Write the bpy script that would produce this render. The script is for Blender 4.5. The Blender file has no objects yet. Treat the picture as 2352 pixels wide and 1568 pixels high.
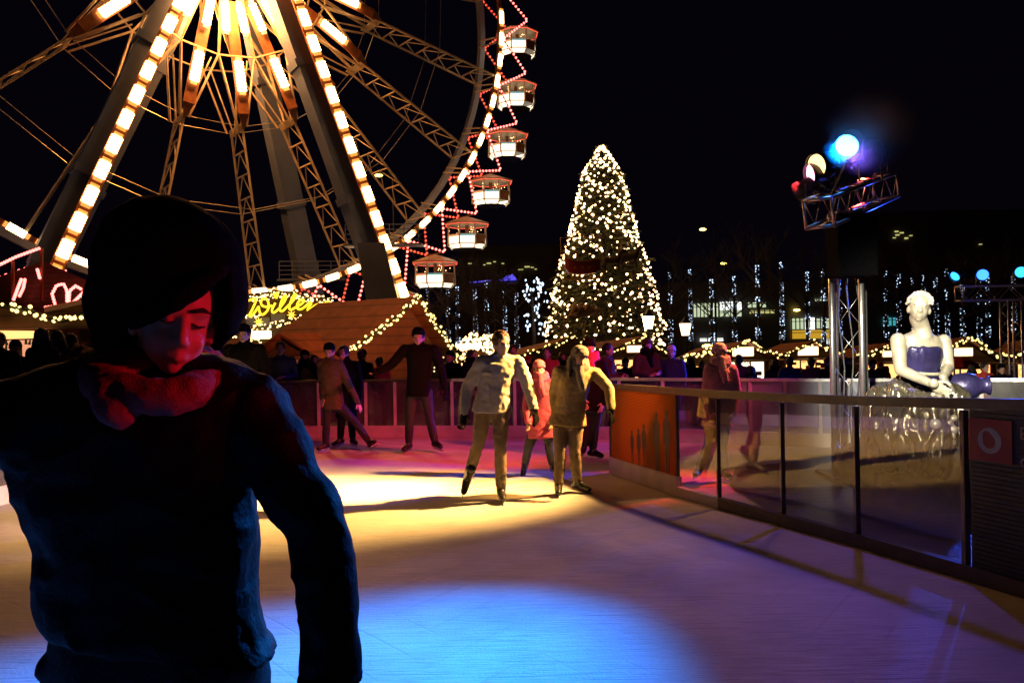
import bpy, bmesh, math, random
from mathutils import Vector, Matrix, Quaternion, noise
random.seed(7)
V = Vector
R = math.radians
SC = bpy.context.scene
COL = SC.collection
PI = math.pi

# ------------------------------------------------------------------ camera
CAMZ, FPX, ROLL = 1.62, 1829.0, R(1.0)
cd = bpy.data.cameras.new("camera")
cd.sensor_width = 36; cd.lens = 28; cd.clip_end = 600; cd.clip_start = 0.05
cam = bpy.data.objects.new("camera", cd); COL.objects.link(cam)
c_, s_ = math.cos(ROLL), math.sin(ROLL)
cam.matrix_world = Matrix(((c_, s_, 0, 0), (0, 0, -1, 0), (-s_, c_, 0, CAMZ), (0, 0, 0, 1)))
SC.camera = cam

def P(px, py, Y):
    "measured point of the photograph (2352 px wide) at distance Y -> world"
    u, v = (px - 1176) / FPX, (784 - py) / FPX
    return V(((u * c_ + v * s_) * Y, Y, CAMZ + (-u * s_ + v * c_) * Y))

def G(px, py, z=0.0):
    u, v = (px - 1176) / FPX, (784 - py) / FPX
    Y = (z - CAMZ) / (-u * s_ + v * c_)
    return P(px, py, Y)

# ------------------------------------------------------------------ world + exposure
w = bpy.data.worlds.new("World"); SC.world = w; w.use_nodes = True
nt = w.node_tree
bg = nt.nodes["Background"]
tc = nt.nodes.new("ShaderNodeTexCoord"); sx = nt.nodes.new("ShaderNodeSeparateXYZ")
rp = nt.nodes.new("ShaderNodeValToRGB")
rp.color_ramp.elements[0].position = 0.0; rp.color_ramp.elements[0].color = (0.0016, 0.0010, 0.0024, 1)
rp.color_ramp.elements[1].position = 0.45; rp.color_ramp.elements[1].color = (0.0010, 0.0007, 0.0024, 1)
nt.links.new(tc.outputs["Generated"], sx.inputs[0]); nt.links.new(sx.outputs["Z"], rp.inputs[0])
nt.links.new(rp.outputs[0], bg.inputs[0]); bg.inputs[1].default_value = 1.0
SC.view_settings.view_transform = 'Standard'; SC.view_settings.look = 'None'
SC.view_settings.exposure = 0; SC.view_settings.gamma = 1
SC.render.engine = 'CYCLES'
SC.cycles.use_denoising = True
SC.cycles.max_bounces = 6; SC.cycles.diffuse_bounces = 2; SC.cycles.glossy_bounces = 3
SC.cycles.transparent_max_bounces = 24; SC.cycles.transmission_bounces = 6
SC.cycles.caustics_reflective = False; SC.cycles.caustics_refractive = False
SC.cycles.sample_clamp_indirect = 3.0

# ------------------------------------------------------------------ stage lamps (spots in the PAR cans, plus added fills and unseen lamps)
TOWER_Y = 9.1
def spot(loc, target, col, watts, deg, blend=0.6, size=0.09):
    l = bpy.data.lights.new("stage_or_fill_spot", 'SPOT'); l.color = col; l.energy = watts
    l.spot_size = R(deg); l.spot_blend = blend; l.shadow_soft_size = size
    o = bpy.data.objects.new("stage_or_fill_spot", l); COL.objects.link(o); o.location = loc
    o.rotation_euler = (V(target) - V(loc)).to_track_quat('-Z', 'Y').to_euler()
    return o
LB = P(1945, 335, 8.3); LW = P(1877, 380, 8.75); LR = P(1864, 400, 8.8)
BLUE = (0.012, 0.17, 1.0); WARM = (1.0, 0.52, 0.12); RED = (1.0, 0.05, 0.06); PINK = (1.0, 0.07, 0.22)
def beam(a, b, *k, gap=.16): return spot(V(a) + (V(b) - V(a)).normalized() * gap, b, *k)
beam(LB, (-1.85, 2.5, 0), (0.002, 0.23, 1.0), 17000, 32, 1.0)
beam(LB, (1.9, 3.8, 0), (0.20, 0.09, 1.0), 240, 95, 1.0)  # added wide violet fill, shares the cyan lamp's place
beam(LW, (-2.1, 8.7, 0), WARM, 31000, 23, 1.0)
beam(LW, (-1.2, 8.4, .3), (1.0, 0.50, 0.12), 11000, 44, 1.0)
beam(LW, (-.3, 7.0, 0), (1.0, 0.46, 0.13), 260, 80, 1.0)  # added wide warm fill for the near ice
beam(LR, (-1.4, 11.6, 0), RED, 4400, 38, 0.9)
spot((4.4, 1.2, 2.4), (-.66, 1.62, 1.60), (1.0, 0.012, 0.045), 600, 6.6, 0.8)
beam(P(2026, 336, 10.0), (1.2, 13.2, 0.2), PINK, 800, 60, 0.9)  # pink, red and amber spots set here without a lit can
beam(P(2026, 336, 10.0), (1.85, 8.9, 0.1), (1.0, .05, .04), 4200, 28, 0.9)
beam(P(2026, 336, 10.0), (1.35, 8.9, 0.7), (1.0, .42, .07), 4200, 17, 0.9)  # amber spot added to backlight the orange banner
beam(P(2257, 632, 15.3), (2.6, 12.6, 0.4), (0.02, 0.05, 1.0), 5200, 50, 0.9)
beam(P(2345, 625, 15.3), (4.5, 11.2, 0.6), (0.03, 0.08, 1.0), 2200, 55, 0.9)
beam(P(2036, 322, 10.4), (-4.4, 24.0, 2.4), (1.0, 0.21, 0.06), 10500, 20, 0.9)  # unseen amber spot added to light the big hut's roof
for off_ in (4.5, -4.5):   # glow of the bulb clusters round the wheel's hub
    pl = bpy.data.lights.new("hub_bulbs", 'POINT'); pl.energy = 9000; pl.color = (1.0, 0.36, 0.08); pl.shadow_soft_size = 1.0
    po = bpy.data.objects.new("hub_bulbs", pl); COL.objects.link(po); po.location = (-19.78 + .61 * off_, 54 - .79 * off_, 24.5)
# the lamp of the tower beside the photographer that lights the fountain figure
spot((-1.2, -1.5, 4.6), (3.95, 7.6, 1.62), (1.0, 0.90, 0.66), 19000, 14.5, 1.0)

# ------------------------------------------------------------------ materials
def mat(name, col, rough=0.6, metal=0.0, var=0.15, scale=12.0, bump=0.0, spec=0.5, bscale=None):
    m = bpy.data.materials.new(name); m.use_nodes = True
    n = m.node_tree.nodes; L = m.node_tree.links
    b = n["Principled BSDF"]; b.inputs["Roughness"].default_value = rough
    b.inputs["Metallic"].default_value = metal; b.inputs["Specular IOR Level"].default_value = spec
    t = n.new("ShaderNodeTexCoord"); z = n.new("ShaderNodeTexNoise")
    z.inputs["Scale"].default_value = scale; z.inputs["Detail"].default_value = 5
    L.new(t.outputs["Object"], z.inputs["Vector"])
    r = n.new("ShaderNodeValToRGB")
    r.color_ramp.elements[0].position = 0.3; r.color_ramp.elements[1].position = 0.7
    r.color_ramp.elements[0].color = tuple(c * (1 - var) for c in col) + (1,)
    r.color_ramp.elements[1].color = tuple(min(1, c * (1 + var)) for c in col) + (1,)
    L.new(z.outputs["Fac"], r.inputs[0]); L.new(r.outputs[0], b.inputs["Base Color"])
    if bump:
        z2 = n.new("ShaderNodeTexNoise"); z2.inputs["Scale"].default_value = bscale or scale * 4; z2.inputs["Detail"].default_value = 6
        L.new(t.outputs["Object"], z2.inputs["Vector"])
        bp = n.new("ShaderNodeBump"); bp.inputs["Strength"].default_value = bump; bp.inputs["Distance"].default_value = 0.02
        L.new(z2.outputs["Fac"], bp.inputs["Height"]); L.new(bp.outputs[0], b.inputs["Normal"])
    return m

def glow(name, col, strength, sampled=False):
    m = bpy.data.materials.new(name); m.use_nodes = True
    b = m.node_tree.nodes["Principled BSDF"]
    b.inputs["Base Color"].default_value = (0.6, 0.6, 0.6, 1); b.inputs["Roughness"].default_value = 0.4
    b.inputs["Emission Color"].default_value = col + (1,); b.inputs["Emission Strength"].default_value = strength
    m.cycles.emission_sampling = 'AUTO' if sampled else 'NONE'
    return m

def planks(name, ca, cb, scale, axis='Z', rough=0.7, bump=0.4):
    m = mat(name, ca, rough, 0, 0.25, 3.0, spec=0.04 if 'hat' in name else 0.4)
    n = m.node_tree.nodes; L = m.node_tree.links; b = n["Principled BSDF"]
    t = n.new("ShaderNodeTexCoord"); wv = n.new("ShaderNodeTexWave")
    wv.bands_direction = axis; wv.wave_profile = 'SAW'; wv.inputs["Scale"].default_value = scale
    wv.inputs["Distortion"].default_value = 0.25
    L.new(t.outputs["Object"], wv.inputs["Vector"])
    mx = n.new("ShaderNodeMix"); mx.data_type = 'RGBA'; mx.blend_type = 'MULTIPLY'; mx.inputs[0].default_value = 0.8
    src = b.inputs["Base Color"].links[0].from_socket
    rr = n.new("ShaderNodeValToRGB"); rr.color_ramp.elements[0].color = (0.25, 0.25, 0.25, 1); rr.color_ramp.elements[1].position = 0.25
    L.new(wv.outputs["Fac"], rr.inputs[0]); L.new(src, mx.inputs[6]); L.new(rr.outputs[0], mx.inputs[7])
    L.new(mx.outputs[2], b.inputs["Base Color"])
    bp = n.new("ShaderNodeBump"); bp.inputs["Strength"].default_value = bump
    L.new(wv.outputs["Fac"], bp.inputs["Height"]); L.new(bp.outputs[0], b.inputs["Normal"])
    return m

def ice_mat():
    m = bpy.data.materials.new("ice"); m.use_nodes = True
    n = m.node_tree.nodes; L = m.node_tree.links; b = n["Principled BSDF"]
    t = n.new("ShaderNodeTexCoord")
    z1 = n.new("ShaderNodeTexNoise"); z1.inputs["Scale"].default_value = 0.9; z1.inputs["Detail"].default_value = 6
    L.new(t.outputs["Object"], z1.inputs["Vector"])
    outs = []
    for ang, sc in ((0.35, 1.0), (-0.5, 0.8), (1.3, 0.9)):
        mp = n.new("ShaderNodeMapping"); mp.inputs["Rotation"].default_value = (0, 0, ang); mp.inputs["Scale"].default_value = (2.2 * sc, 45 * sc, 1)
        z = n.new("ShaderNodeTexNoise"); z.inputs["Scale"].default_value = 1.6; z.inputs["Detail"].default_value = 4; z.inputs["Distortion"].default_value = 0.6
        L.new(t.outputs["Object"], mp.inputs[0]); L.new(mp.outputs[0], z.inputs["Vector"])
        r = n.new("ShaderNodeValToRGB"); r.color_ramp.elements[0].position = 0.52; r.color_ramp.elements[1].position = 0.72
        L.new(z.outputs["Fac"], r.inputs[0]); outs.append(r.outputs[0])
    a = n.new("ShaderNodeMix"); a.data_type = 'RGBA'; a.blend_type = 'ADD'; a.inputs[0].default_value = 1
    L.new(outs[0], a.inputs[6]); L.new(outs[1], a.inputs[7])
    a2 = n.new("ShaderNodeMix"); a2.data_type = 'RGBA'; a2.blend_type = 'ADD'; a2.inputs[0].default_value = 0.7
    L.new(a.outputs[2], a2.inputs[6]); L.new(outs[2], a2.inputs[7])
    for cx, cy, sc2 in ((-9, -3, 1.1), (16, -9, 0.9)):
        mp = n.new("ShaderNodeMapping"); mp.inputs["Location"].default_value = (-cx, -cy, 0)
        wv = n.new("ShaderNodeTexWave"); wv.wave_type = 'RINGS'; wv.rings_direction = 'Z'; wv.inputs["Scale"].default_value = sc2; wv.inputs["Distortion"].default_value = 9; wv.inputs["Detail"].default_value = 2; wv.inputs["Detail Scale"].default_value = 0.16
        L.new(t.outputs["Object"], mp.inputs[0]); L.new(mp.outputs[0], wv.inputs["Vector"])
        rw = n.new("ShaderNodeValToRGB"); rw.color_ramp.elements[0].position = 0.985; rw.color_ramp.elements[1].position = 0.999
        L.new(wv.outputs["Fac"], rw.inputs[0]); ad2 = n.new("ShaderNodeMix"); ad2.data_type = 'RGBA'; ad2.blend_type = 'ADD'; ad2.inputs[0].default_value = 0.8
        zm = n.new("ShaderNodeTexNoise"); zm.inputs["Scale"].default_value = 0.7; L.new(mp.outputs[0], zm.inputs["Vector"]); rm_ = n.new("ShaderNodeValToRGB"); rm_.color_ramp.elements[0].position = 0.5; rm_.color_ramp.elements[1].position = 0.62; rm_.color_ramp.elements[1].color = (.6, .6, .6, 1); L.new(zm.outputs["Fac"], rm_.inputs[0]); L.new(rm_.outputs[0], ad2.inputs[0])
        L.new(a2.outputs[2], ad2.inputs[6]); L.new(rw.outputs[0], ad2.inputs[7]); a2 = ad2
    r1 = n.new("ShaderNodeValToRGB"); r1.color_ramp.elements[0].color = (0.42, 0.43, 0.44, 1); r1.color_ramp.elements[1].color = (0.72, 0.73, 0.74, 1)
    r1.color_ramp.elements[0].position = 0.3; r1.color_ramp.elements[1].position = 0.7
    L.new(z1.outputs["Fac"], r1.inputs[0])
    mx = n.new("ShaderNodeMix"); mx.data_type = 'RGBA'; L.new(r1.outputs[0], mx.inputs[6]); mx.inputs[7].default_value = (0.33, 0.35, 0.37, 1)
    sc_ = n.new("ShaderNodeMath"); sc_.operation = 'MULTIPLY'; sc_.inputs[1].default_value = 0.45
    L.new(a2.outputs[2], sc_.inputs[0]); L.new(sc_.outputs[0], mx.inputs[0])
    L.new(mx.outputs[2], b.inputs["Base Color"])
    b.inputs["Roughness"].default_value = 0.5; b.inputs["Specular IOR Level"].default_value = 0.35
    z3 = n.new("ShaderNodeTexNoise"); z3.inputs["Scale"].default_value = 60; z3.inputs["Detail"].default_value = 5
    L.new(t.outputs["Object"], z3.inputs["Vector"])
    ad = n.new("ShaderNodeMath"); ad.operation = 'SUBTRACT'; L.new(z3.outputs["Fac"], ad.inputs[0]); L.new(a2.outputs[2], ad.inputs[1])
    bp = n.new("ShaderNodeBump"); bp.inputs["Strength"].default_value = 0.32; bp.inputs["Distance"].default_value = 0.012
    L.new(ad.outputs[0], bp.inputs["Height"]); L.new(bp.outputs[0], b.inputs["Normal"])
    return m

def glass_mat(name, tint, rough=0.03, fac=0.12):
    "clear acrylic sheet: straight-through transparency with a mirror coat by Fresnel and a slightly scuffed film"
    m = bpy.data.materials.new(name); m.use_nodes = True
    n = m.node_tree.nodes; L = m.node_tree.links; n.clear()
    o = n.new("ShaderNodeOutputMaterial"); tr = n.new("ShaderNodeBsdfTransparent"); tr.inputs[0].default_value = tint + (1,)
    gl = n.new("ShaderNodeBsdfGlossy"); gl.inputs["Roughness"].default_value = rough; gl.inputs[0].default_value = (0.9, 0.9, 0.9, 1)
    df = n.new("ShaderNodeBsdfDiffuse"); df.inputs[0].default_value = (0.4, 0.4, 0.4, 1)
    fr = n.new("ShaderNodeFresnel"); fr.inputs[0].default_value = 1.55
    t = n.new("ShaderNodeTexCoord"); z = n.new("ShaderNodeTexNoise"); z.inputs["Scale"].default_value = 3; z.inputs["Detail"].default_value = 8
    L.new(t.outputs["Object"], z.inputs["Vector"])
    mu = n.new("ShaderNodeMath"); mu.operation = 'MULTIPLY'; mu.inputs[1].default_value = fac; L.new(z.outputs["Fac"], mu.inputs[0])
    z2 = n.new("ShaderNodeTexNoise"); z2.inputs["Scale"].default_value = 2.2; L.new(t.outputs["Object"], z2.inputs["Vector"])
    bp = n.new("ShaderNodeBump"); bp.inputs["Strength"].default_value = 0.05; L.new(z2.outputs["Fac"], bp.inputs["Height"]); L.new(bp.outputs[0], gl.inputs["Normal"])
    m1 = n.new("ShaderNodeMixShader"); m2 = n.new("ShaderNodeMixShader")
    L.new(mu.outputs[0], m1.inputs[0]); L.new(tr.outputs[0], m1.inputs[1]); L.new(df.outputs[0], m1.inputs[2])
    fm = n.new("ShaderNodeMath"); fm.operation = 'MULTIPLY'; fm.inputs[1].default_value = 0.16; L.new(fr.outputs[0], fm.inputs[0]); L.new(fm.outputs[0], m2.inputs[0]); L.new(m1.outputs[0], m2.inputs[1]); L.new(gl.outputs[0], m2.inputs[2])
    L.new(m2.outputs[0], o.inputs[0])
    return m

def banner_mat(name, col, stripe=90):
    "printed mesh tarpaulin, lets light through from behind"
    m = bpy.data.materials.new(name); m.use_nodes = True
    n = m.node_tree.nodes; L = m.node_tree.links; n.clear()
    o = n.new("ShaderNodeOutputMaterial"); d = n.new("ShaderNodeBsdfDiffuse"); tl = n.new("ShaderNodeBsdfTranslucent")
    t = n.new("ShaderNodeTexCoord"); wv = n.new("ShaderNodeTexWave"); wv.bands_direction = 'Z'; wv.inputs["Scale"].default_value = stripe / 6.28; wv.inputs["Distortion"].default_value = 0.4
    L.new(t.outputs["Object"], wv.inputs["Vector"])
    r = n.new("ShaderNodeValToRGB"); r.color_ramp.elements[0].color = tuple(c * 0.3 for c in col) + (1,); r.color_ramp.elements[1].color = col + (1,)
    L.new(wv.outputs["Fac"], r.inputs[0]); L.new(r.outputs[0], d.inputs[0]); L.new(r.outputs[0], tl.inputs[0])
    mx = n.new("ShaderNodeMixShader"); mx.inputs[0].default_value = 0.5
    L.new(d.outputs[0], mx.inputs[1]); L.new(tl.outputs[0], mx.inputs[2]); L.new(mx.outputs[0], o.inputs[0])
    return m

M = dict(
    ice=ice_mat(), plaza=mat("plaza_stone", (0.09, 0.08, 0.075), 0.6, 0, 0.3, 2, 0.3),
    island=mat("wet_stone", (0.03, 0.028, 0.032), 0.3, 0, 0.4, 3, 0.4),
    board=mat("kickboard_white", (0.6, 0.58, 0.56), 0.5, 0, 0.15, 5, 0.1),
    alu=mat("aluminium", (0.62, 0.62, 0.63), 0.32, 0.9, 0.15, 20, 0.05), rail=mat("rail_metal", (0.075, 0.062, 0.045), 0.45, 0.3, 0.2, 14, 0.05),
    dark=mat("black_metal", (0.02, 0.02, 0.022), 0.45, 0.3, 0.3, 20), spk=mat("speaker_cloth", (0.003, 0.003, 0.004), 0.9, 0, 0.3, 40, 0.2, 0.03),
    glass=glass_mat("acrylic", (0.80, 0.78, 0.76), 0.03, 0.06), glassb=glass_mat("acrylic_far", (0.6, 0.6, 0.66), 0.05, 0.35),
    glassblue=mat("blue_board", (0.30, 0.32, 0.42), 0.25, 0, 0.3, 1.5, 0.05),
    steel=mat("wheel_steel", (0.62, 0.52, 0.38), 0.5, 0.25, 0.25, 1.2), legp=mat("leg_paint", (0.11, 0.15, 0.27), 0.45, 0.1, 0.18, 0.5),
    blue_rim=mat("rim_paint", (0.30, 0.36, 0.46), 0.45, 0.2, 0.15, 0.6), brick=mat("panel_brown", (0.28, 0.10, 0.04), 0.5, 0.1, 0.3, 3),
    wire=mat("wire", (0.4, 0.38, 0.34), 0.4, 0.8),
    roof=planks("roof_boards", (0.30, 0.115, 0.05), None, 0.9, 'Z'), wood=planks("dark_boards", (0.10, 0.05, 0.03), None, 1.2, 'Z'),
    woodl=mat("pale_wood", (0.34, 0.2, 0.09), 0.6, 0, 0.25, 4, 0.2), counter=mat("counter_wood", (0.2, 0.1, 0.05), 0.6, 0, 0.3, 5, 0.2),
    fir=mat("fir_needles", (0.085, 0.085, 0.030), 0.6, 0, 0.4, 1.2), bark=mat("bark", (0.045, 0.032, 0.025), 0.85, 0, 0.4, 6, 0.5),
    green=mat("garland_green", (0.025, 0.045, 0.015), 0.7, 0, 0.4, 10),
    skin=mat("skin", (0.55, 0.34, 0.25), 0.5, 0, 0.08, 14, 0.05, 0.4), hairb=mat("hair_brown", (0.07, 0.024, 0.008), 0.5, 0, 0.35, 40, 0.5),
    haird=mat("hair_dark", (0.012, 0.009, 0.008), 0.45, 0, 0.35, 40, 0.5),
    knit=mat("black_knit", (0.006, 0.0055, 0.007), 0.95, 0, 0.4, 60, 0.6, 0.04), mjump=mat("black_jumper", (0.0020, 0.0018, 0.0026), 0.6, 0, 0.4, 60, 0.22, 0.12, 110), mknit=planks("black_hat_knit", (0.003, 0.0026, 0.003), None, 9, 'X', 0.9, 0.25), jack=mat("black_fabric", (0.008, 0.008, 0.011), 0.75, 0, 0.4, 30, 0.35, 0.2),
    scarfr=mat("rose_scarf", (0.26, 0.05, 0.06), 0.9, 0, 0.25, 50, 0.5, 0.2), jeans=mat("dark_denim", (0.018, 0.018, 0.026), 0.85, 0, 0.3, 50, 0.3),
    beige=mat("beige_fleece", (0.42, 0.40, 0.34), 0.85, 0, 0.10, 18, 0.3, 0.2), tan=mat("tan_trousers", (0.13, 0.09, 0.055), 0.8, 0, 0.2, 20, 0.3),
    khaki=mat("khaki_jacket", (0.24, 0.18, 0.07), 0.7, 0, 0.2, 20, 0.3, 0.3), grey=mat("grey_wool", (0.10, 0.09, 0.08), 0.95, 0, 0.3, 45, 0.6),
    pinkw=mat("pink_wool", (0.62, 0.16, 0.22), 0.95, 0, 0.2, 45, 0.6), rosej=mat("rose_jacket", (0.40, 0.05, 0.12), 0.8, 0, 0.2, 20, 0.3),
    redj=mat("red_jacket", (0.45, 0.04, 0.03), 0.7, 0, 0.2, 20, 0.3), purp=mat("mauve_jacket", (0.28, 0.20, 0.28), 0.8, 0, 0.3, 30, 0.4),
    navy=mat("navy_jacket", (0.02, 0.03, 0.07), 0.8, 0, 0.3, 30, 0.3), brown=mat("brown_jacket", (0.06, 0.032, 0.02), 0.8, 0, 0.3, 30, 0.3),
    char=mat("charcoal_coat", (0.007, 0.006, 0.008), 0.85, 0, 0.3, 30, 0.3, 0.05), white=mat("white_cloth", (0.7, 0.7, 0.7), 0.8, 0, 0.1, 20, 0.2),
    olive=mat("olive_parka", (0.08, 0.07, 0.03), 0.8, 0, 0.3, 30, 0.3),
    boot=mat("skate_boot", (0.012, 0.012, 0.016), 0.35, 0, 0.3, 20, 0.1), blade=mat("skate_blade", (0.6, 0.6, 0.62), 0.2, 1.0),
    bronze=mat("bronze", (0.52, 0.48, 0.38), 0.38, 0.35, 0.3, 6, 0.25), bronzed=mat("violet_lit_bronze", (0.03, 0.025, 0.10), 0.35, 0.3, 0.4, 6, 0.35), bronzes=mat("skirt_bronze", (0.17, 0.15, 0.11), 0.26, 0.7, 0.5, 5, 0.4),  # bodice bronze carries the violet light as a blue tint
    rock=mat("fountain_rock", (0.10, 0.085, 0.075), 0.6, 0.1, 0.4, 5, 0.6), sleigh=mat("sleigh_red", (0.30, 0.03, 0.015), 0.4, 0, 0.2, 4),
    gold=mat("gold_trim", (0.5, 0.3, 0.05), 0.35, 0.7), sack=mat("sack_cloth", (0.22, 0.15, 0.09), 0.85, 0, 0.3, 4, 0.3),
    fur=mat("brown_fur", (0.06, 0.035, 0.02), 0.9, 0, 0.3, 8, 0.4), concrete=mat("facade", (0.05, 0.045, 0.05), 0.8, 0, 0.2, 0.3),
    banner=banner_mat("banner_print", (0.50, 0.21, 0.05), 120), adpanel=mat("ad_dark", (0.022, 0.018, 0.016), 0.5, 0, 0.2, 10),
    adred=mat("ad_red", (0.30, 0.012, 0.012), 0.5, 0, 0.1, 10), adw=mat("ad_white", (0.42, 0.38, 0.36), 0.5),
    paper=mat("poster_paper", (0.75, 0.68, 0.5), 0.7, 0, 0.05), ink=mat("print_ink", (0.03, 0.02, 0.02), 0.7),
    fig1=mat("print_grey", (0.16, 0.12, 0.07), 0.7), awning=mat("red_awning", (0.6, 0.05, 0.06), 0.6),
    g_panel=glow("bulb_panel", (1.0, 0.50, 0.17), 12, True), g_rim=glow("rim_bulbs", (1.0, 0.66, 0.30), 7, True),
    g_end=glow("bulb_dim", (1.0, 0.36, 0.06), 1.3), g_red=glow("red_bulbs", (1.0, 0.15, 0.13), 5), g_redd=glow("red_bulbs_dim", (1.0, 0.06, 0.03), 1.6),
    g_rcore=glow("red_bulb_core", (1.0, 0.55, 0.50), 5),
    g_gond=glow("gondola_panel", (1.0, 0.80, 0.54), 2.2, True), g_teal=glow("gondola_teal", (0.06, 0.55, 0.60), 0.6), g_or=glow("gondola_orange", (1.0, 0.42, 0.16), 0.6),
    g_bulb=glow("fairy_bulb", (1.0, 0.56, 0.22), 5), g_bulbg=glow("garland_bulb", (1.0, 0.68, 0.20), 3.4, True), g_tree=glow("tree_bulb", (1.0, 0.60, 0.26), 9, True),
    g_cold=glow("cold_bulb", (0.52, 0.72, 1.0), 2.4), g_colddim=glow("cold_bulb_dim", (0.45, 0.62, 0.9), 0.5),
    g_sign=glow("neon_yellow", (1.0, 0.72, 0.02), 1.6), g_star=glow("star_lamp", (1.0, 0.55, 0.03), 2.2), g_box=glow("lit_box", (1.0, 0.80, 0.30), 3.5, True),
    g_hut=glow("hut_lamp", (1.0, 0.72, 0.42), 4.0, True), g_hatch=glow("hatch_light", (1.0, 0.45, 0.14), 2.2, True), g_hatchw=glow("hatch_white", (1.0, 0.78, 0.5), 2.6, True),
    g_win=glow("window_wall_glow", (1.0, 0.40, 0.22), 0.8), g_off=glow("office_window", (0.80, 0.95, 0.60), 0.7), g_offw=glow("office_window_white", (0.95, 1.0, 0.9), 1.6),
    g_yel=glow("yellow_band", (1.0, 0.55, 0.03), 0.55), g_far=glow("far_window", (0.9, 0.85, 0.3), 0.6), g_street=glow("street_glow", (1.0, 0.72, 0.12), 9),
    g_lant=glow("lantern_glow", (1.0, 0.66, 0.30), 16, True), g_blueline=glow("blue_tube", (0.02, 0.05, 1.0), 1.0),
    l_blue=glow("lens_blue", (0.025, 0.32, 1.0), 34, True), l_warm=glow("lens_warm", (1.0, 0.55, 0.20), 3.2), l_pink=glow("lens_pink", (1.0, 0.25, 0.45), 7),
    l_blue2=glow("lens_deep_blue", (0.02, 0.12, 1.0), 6), l_cyan=glow("lens_cyan", (0.03, 0.36, 1.0), 3), l_off=glow("lens_faint_pink", (0.5, 0.1, 0.3), 0.15),  # last one: unlit lenses given a faint pink glow
)

# ------------------------------------------------------------------ mesh helpers
def frame(d, up=V((0, 0, 1))):
    d = d.normalized()
    if abs(d.dot(up)) > 0.98: up = V((0, 1, 0)) if abs(d.y) < 0.9 else V((1, 0, 0))
    x = d.cross(up).normalized(); y = x.cross(d).normalized()
    return x, y

_ICO = {}
def ico(n):
    if n not in _ICO:
        b = bmesh.new(); bmesh.ops.create_icosphere(b, subdivisions=n, radius=1)
        b.verts.ensure_lookup_table()
        _ICO[n] = ([v.co.copy() for v in b.verts], [[v.index for v in f.verts] for f in b.faces]); b.free()
    return _ICO[n]

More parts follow.
